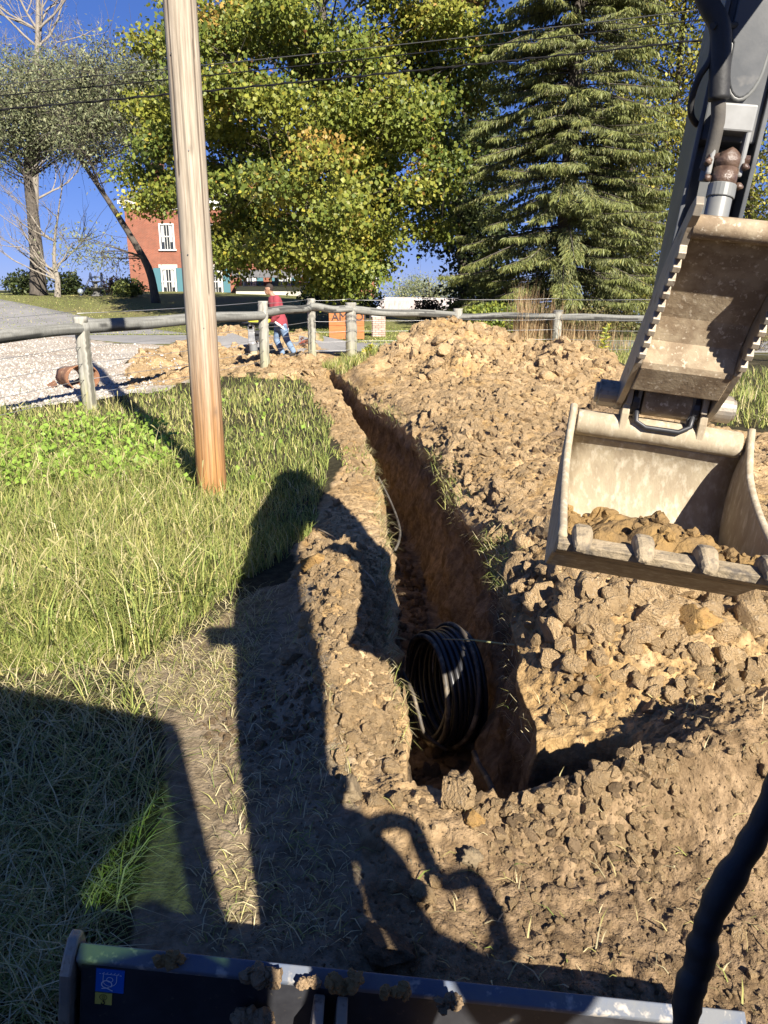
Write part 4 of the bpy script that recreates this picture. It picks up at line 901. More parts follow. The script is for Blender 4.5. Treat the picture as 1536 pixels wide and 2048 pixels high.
# foxtail seed heads standing over the grass
b = MB(); c = off_soil(px_sample(230, [(-300, 880), (0, 850), (330, 860), (420, 1010), (380, 1200), (0, 1330), (-300, 1330)], 0.0))
for x, yv in c:
    h = random.uniform(.35, .65); a = random.uniform(0, 6.28); l = random.uniform(.05, .3); z = sz(x, yv); P = [Vector((x + math.cos(a) * l * t * t, yv + math.sin(a) * l * t * t, z + h * (t - .12 * t * t))) for t in (0, .35, .7, .88, .94, 1.0)]
    b.tube(P[:4], .0016, 3, False); b.tube([P[3], P[4], P[5], P[5] + (P[5] - P[4]) * .6 + Vector((0, 0, -.012))], [.0025, .006, .0055, .001], 5, False)
m_fox = mat('foxtail', (.42, .38, .17), rough=.8, transl=.3)
b.build('foxtail_grass', m_fox)['kind'] = 'stuff'
# tall dry bluestem by the fence
cl = [AT(px, 700, 20.6) for px in (1035, 1048, 1062, 1095, 1110, 1128, 1150, 1172, 1195, 1215, 1240)]
PAL_D = np.array([[.42, .27, .14], [.50, .36, .19], [.34, .22, .11], [.55, .45, .27]])
for i, c in enumerate(cl):
    n = (170, 200, 120, 110, 130, 110, 90, 90, 70, 70, 60)[i]; h = (1.6, 1.65, 1.4, 1.25, 1.3, 1.2, 1.05, 1.0, .95, .85, .8)[i]
    q = np.stack([c.x + rng.normal(0, .12, n), c.y + rng.normal(0, .2, n)], -1)
    o = blades('dry_grass_clump', q, np.full(n, h), .012, .08, [.3, .3, .2, .2], PAL_D, .12, kind=None)
    tag(o, ('tallest russet dry grass clump left of the sixth fence post', 'second tall russet grass clump beside the tallest one', 'dry grass clump just left of the sixth fence post', 'thin dry grass in front of the sixth fence post, left side', 'dry grass growing at the foot of the sixth fence post', 'dry grass clump just right of the sixth fence post', 'shorter dry grass clump between post and goldenrod', 'sparse dry grass clump nearer the goldenrod', 'short dry grass beside the tall goldenrod', 'low dry grass behind the tall goldenrod', 'lowest dry grass clump next to the excavator bucket')[i], 'dry grass', 'dry grass clumps along the fence')
# goldenrod
def goldenrod(px, py, Y, h, label, yellow):
    c = AT(px, py, Y); z0 = sz(c.x, c.y); t = thing('goldenrod', (c.x, c.y, z0), label, 'plant')
    b = MB(); b.tube([(c.x, c.y, z0), (c.x + .02, c.y, z0 + h * .6), (c.x + .08, c.y, z0 + h)], [.012, .009, .004], 6); b.build('stem', mat('plant_stem', (.22, .26, .08), rough=.7), t)
    n = 120; f = rng.uniform(.08, 1, n); P = np.stack([c.x + .08 * f ** 2 + rng.normal(0, .02, n), c.y + rng.normal(0, .02, n), z0 + h * f], -1); ang = rng.uniform(0, 6.28, n)
    ax = np.stack([np.cos(ang), np.sin(ang), np.full(n, .45)], -1); col = np.where(rng.random((n, 1)) < yellow, [[.52, .46, .06]], [[.30, .36, .06]])
    leaves('foliage', P, .16 * (1.15 - .5 * f), col * rng.uniform(.8, 1.2, (n, 1)), .26, t, .8, .0, axis=ax)
goldenrod(1202, 735, 17.5, .92, 'tall yellow green leafy goldenrod right of the dry grass', .35)
goldenrod(1040, 715, 19.5, .42, 'small yellow flowering plant left among the dry grass', .9)
goldenrod(1175, 720, 18.5, .36, 'short orange yellow flower beside the tall goldenrod', .9)
goldenrod(735, 735, 16.2, .22, 'tiny yellow weed at the left foot of the spoil heap', .6)

# ================================================================ TREES
m_bark = mat('grey_bark', (.11, .092, .075), rough=.95, col2=(.06, .05, .04), nscale=5, stretch=(4, 4, 1), bump=.6, bscale=16, bdist=.03)
m_barkl = mat('pale_bark', (.30, .265, .215), rough=.95, col2=(.17, .145, .115), nscale=5, stretch=(4, 4, 1), bump=.5, bscale=16, bdist=.03)
def bez(a, m, c, n): return [a * (1 - t) ** 2 + m * (2 * t * (1 - t)) + c * t ** 2 for t in np.linspace(0, 1, n)]
def grow(b, a, d, L_, r, depth, rr, up=.15, nseg=4, kids=(2, 4), spread_=.7):
    """bare branching limb"""
    P = [a]; dd = d.normalized(); q = a
    for i in range(nseg):
        dd = (dd + Vector((rr.gauss(0, .13), rr.gauss(0, .13), rr.gauss(0, .10) + up * .35))).normalized(); q = q + dd * (L_ / nseg); P.append(q)
    b.tube(P, [r * (1 - .6 * i / nseg) for i in range(nseg + 1)], 6 if r > .03 else 4, False)
    ends = [P[-1]]
    if depth > 0:
        for k in range(rr.randint(*kids)):
            i = rr.randint(1, nseg); v = (dd + Vector((rr.gauss(0, spread_), rr.gauss(0, spread_), rr.gauss(.1, spread_ * .7)))).normalized()
            ends += grow(b, P[i], v, L_ * rr.uniform(.5, .75), r * .5, depth - 1, rr, up, nseg, kids, spread_)
    return ends
def leafy_tree(name, label, base_px, Y, trunk_px, r0, blobs, nclump, nleaf, csize, lsize, pal, probs, aspect=.8, dy=3.5, bark=None, twigs=0, seed=1, group=None, droop=.6, cat='tree', inner=.35, clumpbias=1.0, leafmix=.3):
    rr = random.Random(seed); g = np.random.default_rng(seed); bark = bark or m_bark
    base = AT(*base_px, Y); zb = float(macro(base.x, base.y)); base.z = zb
    t = thing(name, base, label, cat, group)
    tp_ = [base] + [AT(px, py, Y + dyy) for px, py, dyy in trunk_px]; k = len(tp_)
    P = [Vector(p) for p in smoothp([tuple(p) for p in tp_], 5)]; n = len(P); P[0] = P[0] - Vector((0, 0, .15))
    b = MB(); b.tube(P, [r0 * (1.25 if i == 0 else 1) * (1 - .72 * i / (n - 1)) for i in range(n)], 12, jitter=.06, seed=seed)
    px_m = Y / FPX * 1.03
    tot = sum(w for *_, w in blobs); allP, allS, allC = [], [], []
    for (cx, cy, rx, ry, dyy, w) in blobs:
        c0 = AT(cx, cy, Y + dyy)
        for _ in range(max(1, int(nclump * w / tot))):
            v = g.normal(0, 1, 3); v /= np.linalg.norm(v); q = (inner + (1 - inner) * g.random() ** .6)
            c = c0 + Vector((v[0] * rx * px_m * q, v[1] * dy * q * (rx / 160 + .3), v[2] * ry * px_m * q))
            # limb from the trunk
            hd = math.hypot(c.x - base.x, c.y - base.y); za = max(c.z - g.uniform(.25, .6) * hd - .4, zb + .3 * (P[-1].z - zb)); j = min(range(n), key=lambda i: abs(P[i].z - za) + .15 * math.hypot(P[i].x - c.x, P[i].y - c.y)); a = P[j]
            ra = max(.018, min(.075, r0 * .2) * (1 - .5 * j / n)); mid = a.lerp(c, .5) + Vector((0, 0, .10 * hd)) + Vector((g.normal(), g.normal(), g.normal())) * .25
            b.tube(bez(a, mid, c, 7), [ra * (1 - .8 * s / 6) for s in range(7)], 5, False)
            for _k in range(3 + twigs):
                e = c + Vector((g.normal(), g.normal(), g.normal())) * csize * .75; b.tube([c.lerp(mid, .12), c.lerp(e, .5) + Vector((0, 0, .06)), e], [.016, .011, .004], 3, False)
            m_ = int(nleaf * g.uniform(.5, 1.5)); o = g.normal(0, 1, (m_, 3)) * np.array([1.1, 1.1, .62]) * csize * .55 + np.array(c[:])
            pr = np.array(probs, float) * np.exp(clumpbias * g.normal(0, .7, len(probs))); pr /= pr.sum(); kc = pal[g.choice(len(pal), p=pr)]; cc = np.where(g.random((m_, 1)) < leafmix, pal[g.choice(len(pal), m_, p=pr)], kc[None] * .75 + .25 * pal[g.choice(len(pal), m_, p=pr)]) * g.uniform(.78, 1.22, (m_, 1))
            allP.append(o); allS.append(g.uniform(.7, 1.3, m_) * lsize); allC.append(cc)
    b.build('trunk', bark, t, True)
    leaves('crown', np.concatenate(allP), np.concatenate(allS), np.concatenate(allC), aspect, t, .7, droop)
    return t
PAL_M = np.array([[.11, .15, .03], [.17, .205, .036], [.25, .26, .042], [.38, .33, .05], [.42, .25, .06], [.30, .14, .06]])
leafy_tree('maple_tree', 'large maple with green and yellow leaves between the pole and the spruce', (690, 650), 33, [(692, 570, 0), (690, 450, 0), (675, 300, 0), (650, 120, .2), (640, -120, .3)], .42,
           [(600, 410, 230, 135, -1.5, 5), (520, 190, 220, 160, 0, 4.4), (770, 230, 170, 200, 0, 4.2), (298, 318, 64, 85, -.5, 1.3), (695, 525, 85, 55, -2, 1.5), (700, 0, 260, 110, 0, 3.2), (470, 490, 80, 60, 0, 1.2), (400, 80, 90, 80, 0, 1.3), (865, 390, 60, 75, .5, .8), (925, 70, 85, 110, .5, 1.6), (620, 300, 260, 200, 1.5, 3)],
           225, 600, .84, .158, PAL_M, [.26, .32, .26, .12, .025, .012], .9, dy=3.6, seed=11, droop=1.0, clumpbias=.8, leafmix=.22)
PAL_O = np.array([[.17, .195, .10], [.225, .24, .125], [.13, .15, .07], [.27, .27, .145]])
leafy_tree('olive_tree', 'grey green tree with a thick dark trunk at the far left of the lawn', (78, 600), 46, [(74, 520, 0), (66, 430, 0), (55, 340, 0), (60, 250, .5)], .48, [(70, 205, 120, 85, 0, 4), (10, 270, 70, 70, 0, 1.5), (165, 240, 60, 60, 0, 1.2)], 170, 150, 1.5, .19, PAL_O, [.3, .3, .2, .2], .38, dy=3.2, seed=12, twigs=3)
leafy_tree('olive_tree', 'grey green tree with a slim leaning trunk against the brick house', (312, 606), 41, [(300, 545, 0), (275, 495, 0), (225, 415, 0), (175, 340, 0), (140, 290, .3)], .23, [(255, 175, 95, 70, 0, 3), (215, 260, 95, 70, 0, 2.4), (310, 240, 50, 80, 0, 1.6), (160, 150, 60, 50, 0, .8), (300, 165, 40, 50, 0, .8), (190, 500, 70, 30, 0, .35)], 185, 140, 1.3, .17, PAL_O, [.25, .35, .15, .25], .38, dy=3.0, seed=13, twigs=3)
# bare trees
def bare_tree(name, label, base_px, Y, trunk_px, r0, limbs, bark, seed, depth=3, L_=3.0, group=None):
    rr = random.Random(seed); base = AT(*base_px, Y); base.z = float(macro(base.x, base.y)); t = thing(name, base, label, 'tree', group)
    P = [Vector(p) for p in smoothp([tuple(base)] + [tuple(AT(px, py, Y)) for px, py in trunk_px], 4)]; n = len(P); b = MB(); b.tube(P, [r0 * (1 - .7 * i / (n - 1)) for i in range(n)], 8, False)
    b.build('trunk', bark, t, True); b = MB()
    for i in range(limbs):
        j = rr.randint(max(1, n // 4), n - 1); grow(b, P[j], Vector((rr.gauss(0, 1), rr.gauss(0, .5), rr.uniform(.3, 1.2))), L_ * rr.uniform(.7, 1.2), r0 * .30, depth, rr, .3)
    b.build('branches', bark, t, True)['kind'] = 'stuff'; return t
bare_tree('bare_tree', 'small bare forked tree right of the thick dark trunk', (116, 602), 44, [(115, 560), (108, 520), (112, 450)], .19, 11, m_barkl, 21, 3, 2.6)
bare_tree('bare_tree', 'tall bare tree reaching above the grey green crown at upper left', (70, 600), 60, [(70, 400), (72, 200), (75, 60), (78, -80)], .32, 26, m_barkl, 22, 4, 4.2)
# ---- spruce
def spruce(name, label, px, Y, H, R0, seed, zlo=.7):
    g = np.random.default_rng(seed); c = AT(px, 650, Y); c.z = float(macro(c.x, c.y)); t = thing(name, c, label, 'tree')
    b = MB(); b.tube([c + Vector((0, 0, z)) for z in np.linspace(-.1, H, 16)], list(np.linspace(.34, .03, 16)), 10); PP, AX, S, CC = [], [], [], []
    z = zlo
    while z < H - .4:
        Lm = R0 * (1 - z / H) ** .85; nb = 12 if z < 15 else 5
        for k in range(nb):
            a = g.uniform(0, 6.28); L_ = Lm * g.uniform(.5, 1.15); dr = g.uniform(.6, 1.5); zz = z + g.uniform(-.7, .7) * min(1, z); d = np.array([math.cos(a), math.sin(a)])
            if d[1] > .55 and z < 14 and g.random() < .45: continue
            s = np.linspace(0, 1, 9); rise = .10 * L_ * s - .36 * dr * L_ * s ** 2 + .14 * L_ * s ** 4
            pts = [c + Vector((d[0] * L_ * q, d[1] * L_ * q, zz + h)) for q, h in zip(s, rise)]; b.tube(pts, [.028 * (1 - .85 * q) + .003 for q in s], 4, False)
            n = int(L_ * (130 if z < 15 else 24)); q = np.sqrt(g.uniform(.05, 1, n)); hz = np.interp(q, s, rise); sd = g.choice([-1, 1], n); per = np.array([-d[1], d[0]])
            off = g.random(n) * .42 * (1.1 - q * .6) * min(1.2, L_ / 3)
            P = np.stack([c.x + d[0] * L_ * q + per[0] * off * sd, c.y + d[1] * L_ * q + per[1] * off * sd, c.z + zz + hz - off * .25], -1)
            ax = np.stack([d[0] * .45 + per[0] * sd * .5, d[1] * .45 + per[1] * sd * .5, -.45 - 1.1 * g.random(n)], -1)
            PP.append(P); AX.append(ax); S.append(g.uniform(.12, .27, n)); CC.append(np.array([[.16, .175, .065]]) * g.uniform(.6, 1.35, (n, 1)) + np.where(g.random((n, 1)) < .13, [[.10, .065, .02]], [[0, 0, 0]]) + np.where(q[:, None] > .8, [[.03, .035, .0]], [[0, 0, 0]]))
        z += .26 if z < 15 else .5
    b.build('trunk', m_bark, t, True); leaves('crown', np.concatenate(PP), np.concatenate(S), np.concatenate(CC), .19, t, .4, .2, axis=np.concatenate(AX))
spruce('spruce_tree', 'tall dark green drooping spruce right of the maple', 1118, 30, 25, 4.5, 31)
# ---- yellowing trees at right
PAL_Y = np.array([[.17, .19, .045], [.26, .26, .055], [.40, .35, .06], [.50, .42, .07], [.12, .14, .04]])
leafy_tree('yellow_tree', 'yellow leaved tree behind the excavator arm', (1300, 650), 35, [(1290, 540, 0), (1310, 380, 0), (1350, 200, 0), (1370, 0, 0)], .26, [(1340, 120, 120, 190, 0, 4), (1290, 330, 95, 150, 0, 3), (1400, -120, 140, 120, 0, 2), (1250, 60, 70, 120, 1, 1.3)], 130, 190, 1.1, .17, PAL_Y, [.22, .28, .25, .15, .1], .6, dy=3, seed=41)
leafy_tree('yellow_tree', 'yellow green tree at the right edge behind the arm', (1500, 668), 33, [(1492, 560, 0), (1500, 400, 0), (1515, 200, 0), (1530, 0, 0)], .22, [(1530, 250, 80, 260, 0, 3), (1520, 520, 80, 110, 0, 2), (1640, 200, 120, 280, 0, 2.4), (1560, -60, 120, 120, 0, 1)], 105, 190, 1.1, .16, PAL_Y, [.28, .3, .2, .08, .14], .6, dy=3, seed=42)
leafy_tree('leaning_tree', 'olive tree with dark leaning trunk beside the spruce', (1190, 650), 34, [(1210, 520, 0), (1245, 400, 0), (1275, 300, 0), (1290, 200, 0)], .22, [(1260, 470, 80, 130, 0, 3), (1230, 590, 60, 50, 0, 1.2), (1280, 560, 50, 60, -1, 1.1)], 62, 200, 1.0, .15, np.array([[.12, .13, .045], [.17, .18, .055], [.30, .27, .06], [.08, .09, .035]]), [.3, .3, .12, .28], .6, dy=2.5, seed=43)
# ---- dark trees behind
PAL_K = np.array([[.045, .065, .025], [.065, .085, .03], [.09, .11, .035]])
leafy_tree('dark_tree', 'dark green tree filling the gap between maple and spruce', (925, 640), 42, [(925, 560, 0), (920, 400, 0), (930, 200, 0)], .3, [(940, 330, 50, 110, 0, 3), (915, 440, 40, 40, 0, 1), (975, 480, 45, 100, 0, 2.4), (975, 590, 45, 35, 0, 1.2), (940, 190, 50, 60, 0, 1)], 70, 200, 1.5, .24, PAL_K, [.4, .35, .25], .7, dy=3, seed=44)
leafy_tree('pale_tree', 'pale distant tree peeking over the shed roof', (858, 620), 92, [(858, 600, 0), (858, 570, 0), (855, 560, 0)], .25, [(850, 578, 62, 26, 0, 2), (800, 595, 30, 15, 0, .6)], 30, 220, 1.6, .22, PAL_O * 1.25, [.3, .3, .1, .3], .5, dy=3, seed=45)
# ---- shrubs
def shrub(label, px, py, Y, w, h, pal, n=1500, ls=.12, seed=1, name='shrub', group=None, asp=.6):
    g = np.random.default_rng(seed); c = AT(px, py, Y); zb = float(macro(c.x, c.y)); k = Y / FPX * 1.03; W_, H_ = w * k / 2, h * k
    t = thing(name, (c.x, c.y, zb), label, 'shrub', group); b = MB(); rr = random.Random(seed)
    for i in range(9): b.tube(bez(Vector((c.x + rr.uniform(-.2, .2) * W_, c.y, zb)), Vector((c.x + rr.uniform(-.4, .4) * W_, c.y + rr.uniform(-.3, .3), zb + H_ * .5)), Vector((c.x + rr.uniform(-.8, .8) * W_, c.y + rr.uniform(-.5, .5) * W_, zb + H_ * rr.uniform(.6, .98))), 5), [.025, .02, .015, .01, .005], 4, False)
    b.build('stems', m_bark, t)['kind'] = 'stuff'
    v = g.normal(0, 1, (n, 3)); v /= np.linalg.norm(v, axis=1)[:, None]; q = g.random(n) ** .45; lump = 1 + .35 * fbm(v[:, 0] * 2 + seed, v[:, 1] * 2, v[:, 2] * 2, 2, seed)
    P = np.stack([c.x + v[:, 0] * q * W_ * lump, c.y + v[:, 1] * q * W_ * .8 * lump, zb + H_ * .5 + v[:, 2] * q * H_ * .55 * lump], -1); P[:, 2] = np.maximum(P[:, 2], zb + .03)
    leaves('foliage', P, g.uniform(.7, 1.3, n) * ls, pal[g.integers(0, len(pal), n)] * g.uniform(.7, 1.3, (n, 1)), asp, t, .8, .2); return t
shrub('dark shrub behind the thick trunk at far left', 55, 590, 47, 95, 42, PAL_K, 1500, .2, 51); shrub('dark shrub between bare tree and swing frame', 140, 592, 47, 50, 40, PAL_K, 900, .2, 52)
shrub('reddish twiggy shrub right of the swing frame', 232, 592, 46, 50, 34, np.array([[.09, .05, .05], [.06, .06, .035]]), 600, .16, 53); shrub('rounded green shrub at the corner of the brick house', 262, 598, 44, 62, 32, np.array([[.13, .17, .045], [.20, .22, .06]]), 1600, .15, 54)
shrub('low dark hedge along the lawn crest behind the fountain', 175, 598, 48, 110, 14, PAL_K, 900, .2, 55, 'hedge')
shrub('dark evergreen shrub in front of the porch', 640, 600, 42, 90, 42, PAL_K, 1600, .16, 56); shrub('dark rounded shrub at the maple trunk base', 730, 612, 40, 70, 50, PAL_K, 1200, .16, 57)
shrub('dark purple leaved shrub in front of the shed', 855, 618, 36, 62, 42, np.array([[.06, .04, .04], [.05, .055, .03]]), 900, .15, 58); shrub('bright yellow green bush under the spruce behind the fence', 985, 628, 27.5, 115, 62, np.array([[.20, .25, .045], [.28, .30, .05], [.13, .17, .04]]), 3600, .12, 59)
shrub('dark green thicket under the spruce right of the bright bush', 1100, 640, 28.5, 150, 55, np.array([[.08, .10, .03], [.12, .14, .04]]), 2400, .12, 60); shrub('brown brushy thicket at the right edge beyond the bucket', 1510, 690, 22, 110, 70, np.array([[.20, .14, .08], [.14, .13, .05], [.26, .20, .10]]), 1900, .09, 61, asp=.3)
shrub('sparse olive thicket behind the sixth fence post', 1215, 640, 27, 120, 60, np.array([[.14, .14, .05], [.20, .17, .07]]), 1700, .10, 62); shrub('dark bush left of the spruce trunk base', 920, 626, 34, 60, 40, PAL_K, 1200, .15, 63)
shrub('red leaved sapling behind the third fence post', 612, 645, 22.5, 26, 18, np.array([[.33, .10, .07], [.26, .13, .08]]), 120, .12, 64, 'sapling')
# ================================================================ PIPE COIL, LOOSE PIPES, CULVERT
m_pipe = mat('black_poly_pipe', (.014, .015, .020), rough=.35, col2=(.035, .033, .03), nscale=12, col3=(.10, .08, .055), n3scale=7, n3con=(.68, .78))
m_pipem = mat('muddy_poly_pipe', (.09, .072, .05), rough=.6, col2=(.05, .045, .04), nscale=10, col3=(.30, .24, .16), n3scale=9, n3con=(.5, .65))
cc = AT(902, 1366, 4.3); floor_z = -float(tdepth(4.3))
coil = thing('pipe_coil', (cc.x, cc.y, floor_z), 'black coil of plastic pipe standing on edge in the trench', 'pipe coil')
caxis = Vector((.935, .345, -.05)).normalized(); ex = caxis.cross(Vector((0, 0, 1))).normalized(); ez = ex.cross(caxis)
CR_ = .36; cz = Vector((cc.x, cc.y, floor_z + CR_ + .02)); rr = random.Random(3)
def loop(off, rad, r, m, ph=0, wob=.008, sk=0.0):
    b = MB(); n = 56; s1, s2 = rr.random() * 6, rr.random() * 6
    P = [cz + caxis * (off + wob * math.sin(a + s1) + sk * math.sin(a)) + ex * ((rad + wob * math.sin(2 * a + s2)) * math.cos(a)) + ez * ((rad + wob * math.sin(3 * a + s1)) * math.sin(a)) for a in np.linspace(0, 2 * math.pi, n, endpoint=False)]
    V = []; nn = 10
    for i, p in enumerate(P):
        t = (P[(i + 1) % n] - P[i - 1]).normalized(); x = caxis - t * caxis.dot(t); x.normalize(); yv = t.cross(x)
        V += [p + x * (r * math.cos(2 * math.pi * k / nn)) + yv * (r * math.sin(2 * math.pi * k / nn)) for k in range(nn)]
    F = [(i * nn + k, i * nn + (k + 1) % nn, ((i + 1) % n) * nn + (k + 1) % nn, ((i + 1) % n) * nn + k) for i in range(n) for k in range(nn)]
    b.add(V, F); b.build('pipe_loop', m, coil, True)
for i in range(7): loop(-.13 + i * .034, CR_ - .017 + rr.uniform(-.006, .006), .0165, m_pipe)
for i in range(6): loop(-.12 + i * .036, CR_ - .052, .0165, m_pipe)
loop(-.165, CR_ - .03, .0165, m_pipem, wob=.012); loop(-.15, CR_ - .065, .0165, m_pipe, wob=.012, sk=.02); loop(-.02, CR_ + .016, .0155, m_pipem, wob=.006, sk=.05)
b = MB(); P = [cz + caxis * -.15 + ex * .30 - ez * .25, AT(852, 1470, 3.98), AT(838, 1430, 4.02), AT(825, 1385, 4.08), AT(806, 1345, 4.3), AT(800, 1330, 4.5)]; b.tube(smoothp([tuple(p) for p in P], 6), .012, 8); b.build('pipe_tail', m_pipem, coil, True)
for j, (pl, lab) in enumerate((([(948, 1505, 3.7), (958, 1530, 3.45), (972, 1552, 3.25), (985, 1580, 3.0)], 'muddy pipe end leaning up at the near end of the trench'),)):
    b = MB(); b.tube(smoothp([tuple(AT(*p)) for p in pl], 6), .016, 8); tag(b.build('loose_pipe', m_pipem, None, True), lab, 'pipe')
b = MB(); zf = lambda yv: -float(tdepth(yv))
P = [AT(757, 955, 9.0), AT(775, 990, 8.5), AT(792, 1030, 7.9), AT(800, 1062, 7.4), AT(797, 1085, 7.0), AT(790, 1100, 6.8)]; b.tube(smoothp([tuple(p) for p in P], 6), .013, 8)
m_gcab = mat('grey_conduit', (.11, .10, .085), rough=.8, col2=(.07, .06, .05), nscale=5); tag(b.build('conduit', m_gcab, None, True), 'thin grey pipe curving out of the left trench wall', 'pipe')
# green stalk and twigs
m_stalk = mat('green_stalk', (.30, .34, .12), rough=.6, col2=(.36, .30, .18), nscale=4)
b = MB(); a, c = AT(885, 1278, 4.05), AT(1092, 1296, 3.75); b.tube([a, a.lerp(c, .3) + Vector((0, 0, .01)), a.lerp(c, .7), c], [.003, .005, .006, .005], 6); tag(b.build('plant_stalk', m_stalk, None, True), 'straight green stalk lying across the top of the pipe coil', 'stalk')
m_twig = mat('dry_twig', (.33, .26, .17), rough=.9, col2=(.22, .17, .11), nscale=10)
for (pa, pc, r, lab) in (((632, 1045), (676, 1070), .006, 'pale twig on the grass edge beside the arm shadow'), ((1175, 1545), (1130, 1572), .010, 'short brown stick on the near rim of the hollow'), ((1462, 1410), (1480, 1440), .012, 'splinter of wood among clods below the bucket'), ((728, 1160), (752, 1180), .007, 'bent root lying on the shaded side of the left berm')):
    p0, p1 = gp(*pa, .1), gp(*pc, .1); A_, B_ = Vector((*p0, sz(*p0) + .02)), Vector((*p1, sz(*p1) + .025)); b = MB(); b.tube([A_, A_.lerp(B_, .4) + Vector((0, 0, .012)), A_.lerp(B_, .75) + Vector((.005, 0, .005)), B_], [r, r, r * .8, r * .4], 6); tag(b.build('twig', m_twig, None, True), lab, 'twig')
# rusty culvert by the first post
m_rust = mat('rusty_steel', (.21, .105, .055), rough=.85, col2=(.22, .10, .05), nscale=4, col3=(.45, .27, .15), n3scale=9, n3con=(.55, .7), bump=.4, bscale=30)
c0, c1 = AT(150, 768, 14.0), AT(190, 766, 14.6); ca_ = Vector((c0.x - .1, 14.3, .16)); d = Vector((.66, -.72, .03)).normalized(); n = 36
cul = thing('culvert_pipe', (ca_.x, ca_.y, 0), 'rusty crushed steel culvert pipe lying at the gravel edge behind the first fence post', 'culvert')
e1 = d.cross(Vector((0, 0, 1))).normalized(); e2 = e1.cross(d); V = []; F = []
prof = [(-.42, .21, .24), (-.25, .20, .25), (0, .22, .27), (.22, .26, .28), (.38, .28, .28)]
for s_, ra, rb in prof:
    for k in range(n):
        a = 2 * math.pi * k / n; j = 1 + .06 * math.sin(3 * a + s_ * 5) + .03 * math.sin(7 * a + s_ * 9); V.append(ca_ + d * (s_ + (.03 * math.sin(2 * a + 1) if s_ in (-.42, .38) else 0)) + e1 * (ra * j * math.cos(a)) + e2 * (rb * (.72 + .25 * s_) * j * math.sin(a) + .03))
F = [(i * n + k, i * n + (k + 1) % n, (i + 1) * n + (k + 1) % n, (i + 1) * n + k) for i in range(len(prof) - 1) for k in range(n)]
b = MB(); b.add(V, F); o = b.build('barrel', m_rust, cul, True); sd = o.modifiers.new('plate', 'SOLIDIFY'); sd.thickness = .015
b = MB(); b.tube([ca_ + d * .39 + e1 * (.285 * math.cos(a)) + e2 * (.235 * math.sin(a) + .03) for a in np.linspace(0, 6.283, 30)], .014, 6); b.build('rim', m_rust, cul, True)
b = MB(); b.add([ca_ + d * s_ + e1 * (.30 + x) + e2 * z for s_, x, z in ((-.5, -.1, -.06), (-.1, .0, -.1), (-.05, .12, -.16), (-.45, .14, -.16))], [(0, 1, 2, 3)]); o = b.build('torn_flap', m_rust, cul); sd = o.modifiers.new('plate', 'SOLIDIFY'); sd.thickness = .015

# ================================================================ HOUSE, SHED, YARD ORNAMENTS
def brick_mat(name, c1, c2, mortar, bw=.22, bh=.075):
    m = bpy.data.materials.new(name); m.use_nodes = True; N = m.node_tree.nodes; L = m.node_tree.links; bs = N['Principled BSDF']; bs.inputs['Roughness'].default_value = .9
    tc = N.new('ShaderNodeTexCoord'); sp = N.new('ShaderNodeSeparateXYZ'); cb = N.new('ShaderNodeCombineXYZ'); ad = N.new('ShaderNodeMath'); L.new(tc.outputs['Object'], sp.inputs[0]); L.new(sp.outputs[0], ad.inputs[0]); L.new(sp.outputs[1], ad.inputs[1]); L.new(ad.outputs[0], cb.inputs[0]); L.new(sp.outputs[2], cb.inputs[1])
    br = N.new('ShaderNodeTexBrick'); L.new(cb.outputs[0], br.inputs['Vector']); br.inputs['Color1'].default_value = (*c1, 1); br.inputs['Color2'].default_value = (*c2, 1); br.inputs['Mortar'].default_value = (*mortar, 1); br.inputs['Scale'].default_value = 1
    br.inputs['Brick Width'].default_value = bw; br.inputs['Row Height'].default_value = bh; br.inputs['Mortar Size'].default_value = .008
    ns = N.new('ShaderNodeTexNoise'); ns.inputs['Scale'].default_value = 1.3; ns.inputs['Detail'].default_value = 4; L.new(tc.outputs['Object'], ns.inputs['Vector']); mr = N.new('ShaderNodeMapRange'); mr.inputs['To Min'].default_value = .7; mr.inputs['To Max'].default_value = 1.25; L.new(ns.outputs['Fac'], mr.inputs['Value'])
    vm = N.new('ShaderNodeVectorMath'); vm.operation = 'SCALE'; L.new(br.outputs['Color'], vm.inputs[0]); L.new(mr.outputs[0], vm.inputs['Scale']); L.new(vm.outputs[0], bs.inputs['Base Color']); return m
m_brick = brick_mat('red_brick', (.27, .082, .045), (.205, .062, .036), (.27, .17, .12)); m_white = mat('white_paint', (.78, .77, .74), rough=.6, col2=(.66, .65, .62), nscale=6)
m_slate = mat('slate_roof', (.10, .10, .11), rough=.8, col2=(.15, .15, .155), nscale=3); m_pane = mat('window_glass', (.03, .035, .04), rough=.06, spec=.9); m_curt = mat('curtain', (.55, .54, .50), rough=.9); m_teal = mat('teal_shutter', (.06, .16, .19), rough=.7); m_stone = mat('stone_trim', (.50, .47, .42), rough=.9)
HY = 60.0
hb = AT(265, 600, HY); hx0 = hb.x; hx1 = AT(478, 600, HY).x; hx2 = AT(753, 600, HY).x; hz = float(macro(hx0 + 3, HY)) - .5; htop = AT(300, 408, HY).z
house = thing('brick_house', ((hx0 + hx2) / 2, HY + 4, hz), 'two storey red brick house with white trim and dark porch behind the maple', 'house')
b = MB(); b.box(((hx0 + hx1) / 2, HY + 4.5, (hz + htop) / 2), (hx1 - hx0, 9, htop - hz)); b.build('wall', m_brick, house)
wing_top = AT(600, 470, HY).z
b = MB(); b.box(((hx1 + hx2) / 2 + .01, HY + 5.3, (hz + wing_top) / 2), (hx2 - hx1 - .02, 7, wing_top - hz)); b.build('wing_wall', m_brick, house)
b = MB(); b.box(((hx0 + hx1) / 2, HY + 4.5, htop + .12), (hx1 - hx0 + .7, 9.7, .26)); b.box(((hx0 + hx1) / 2, HY - .03, htop - .2), (hx1 - hx0 + .1, .12, .36)); b.build('cornice', m_white, house)
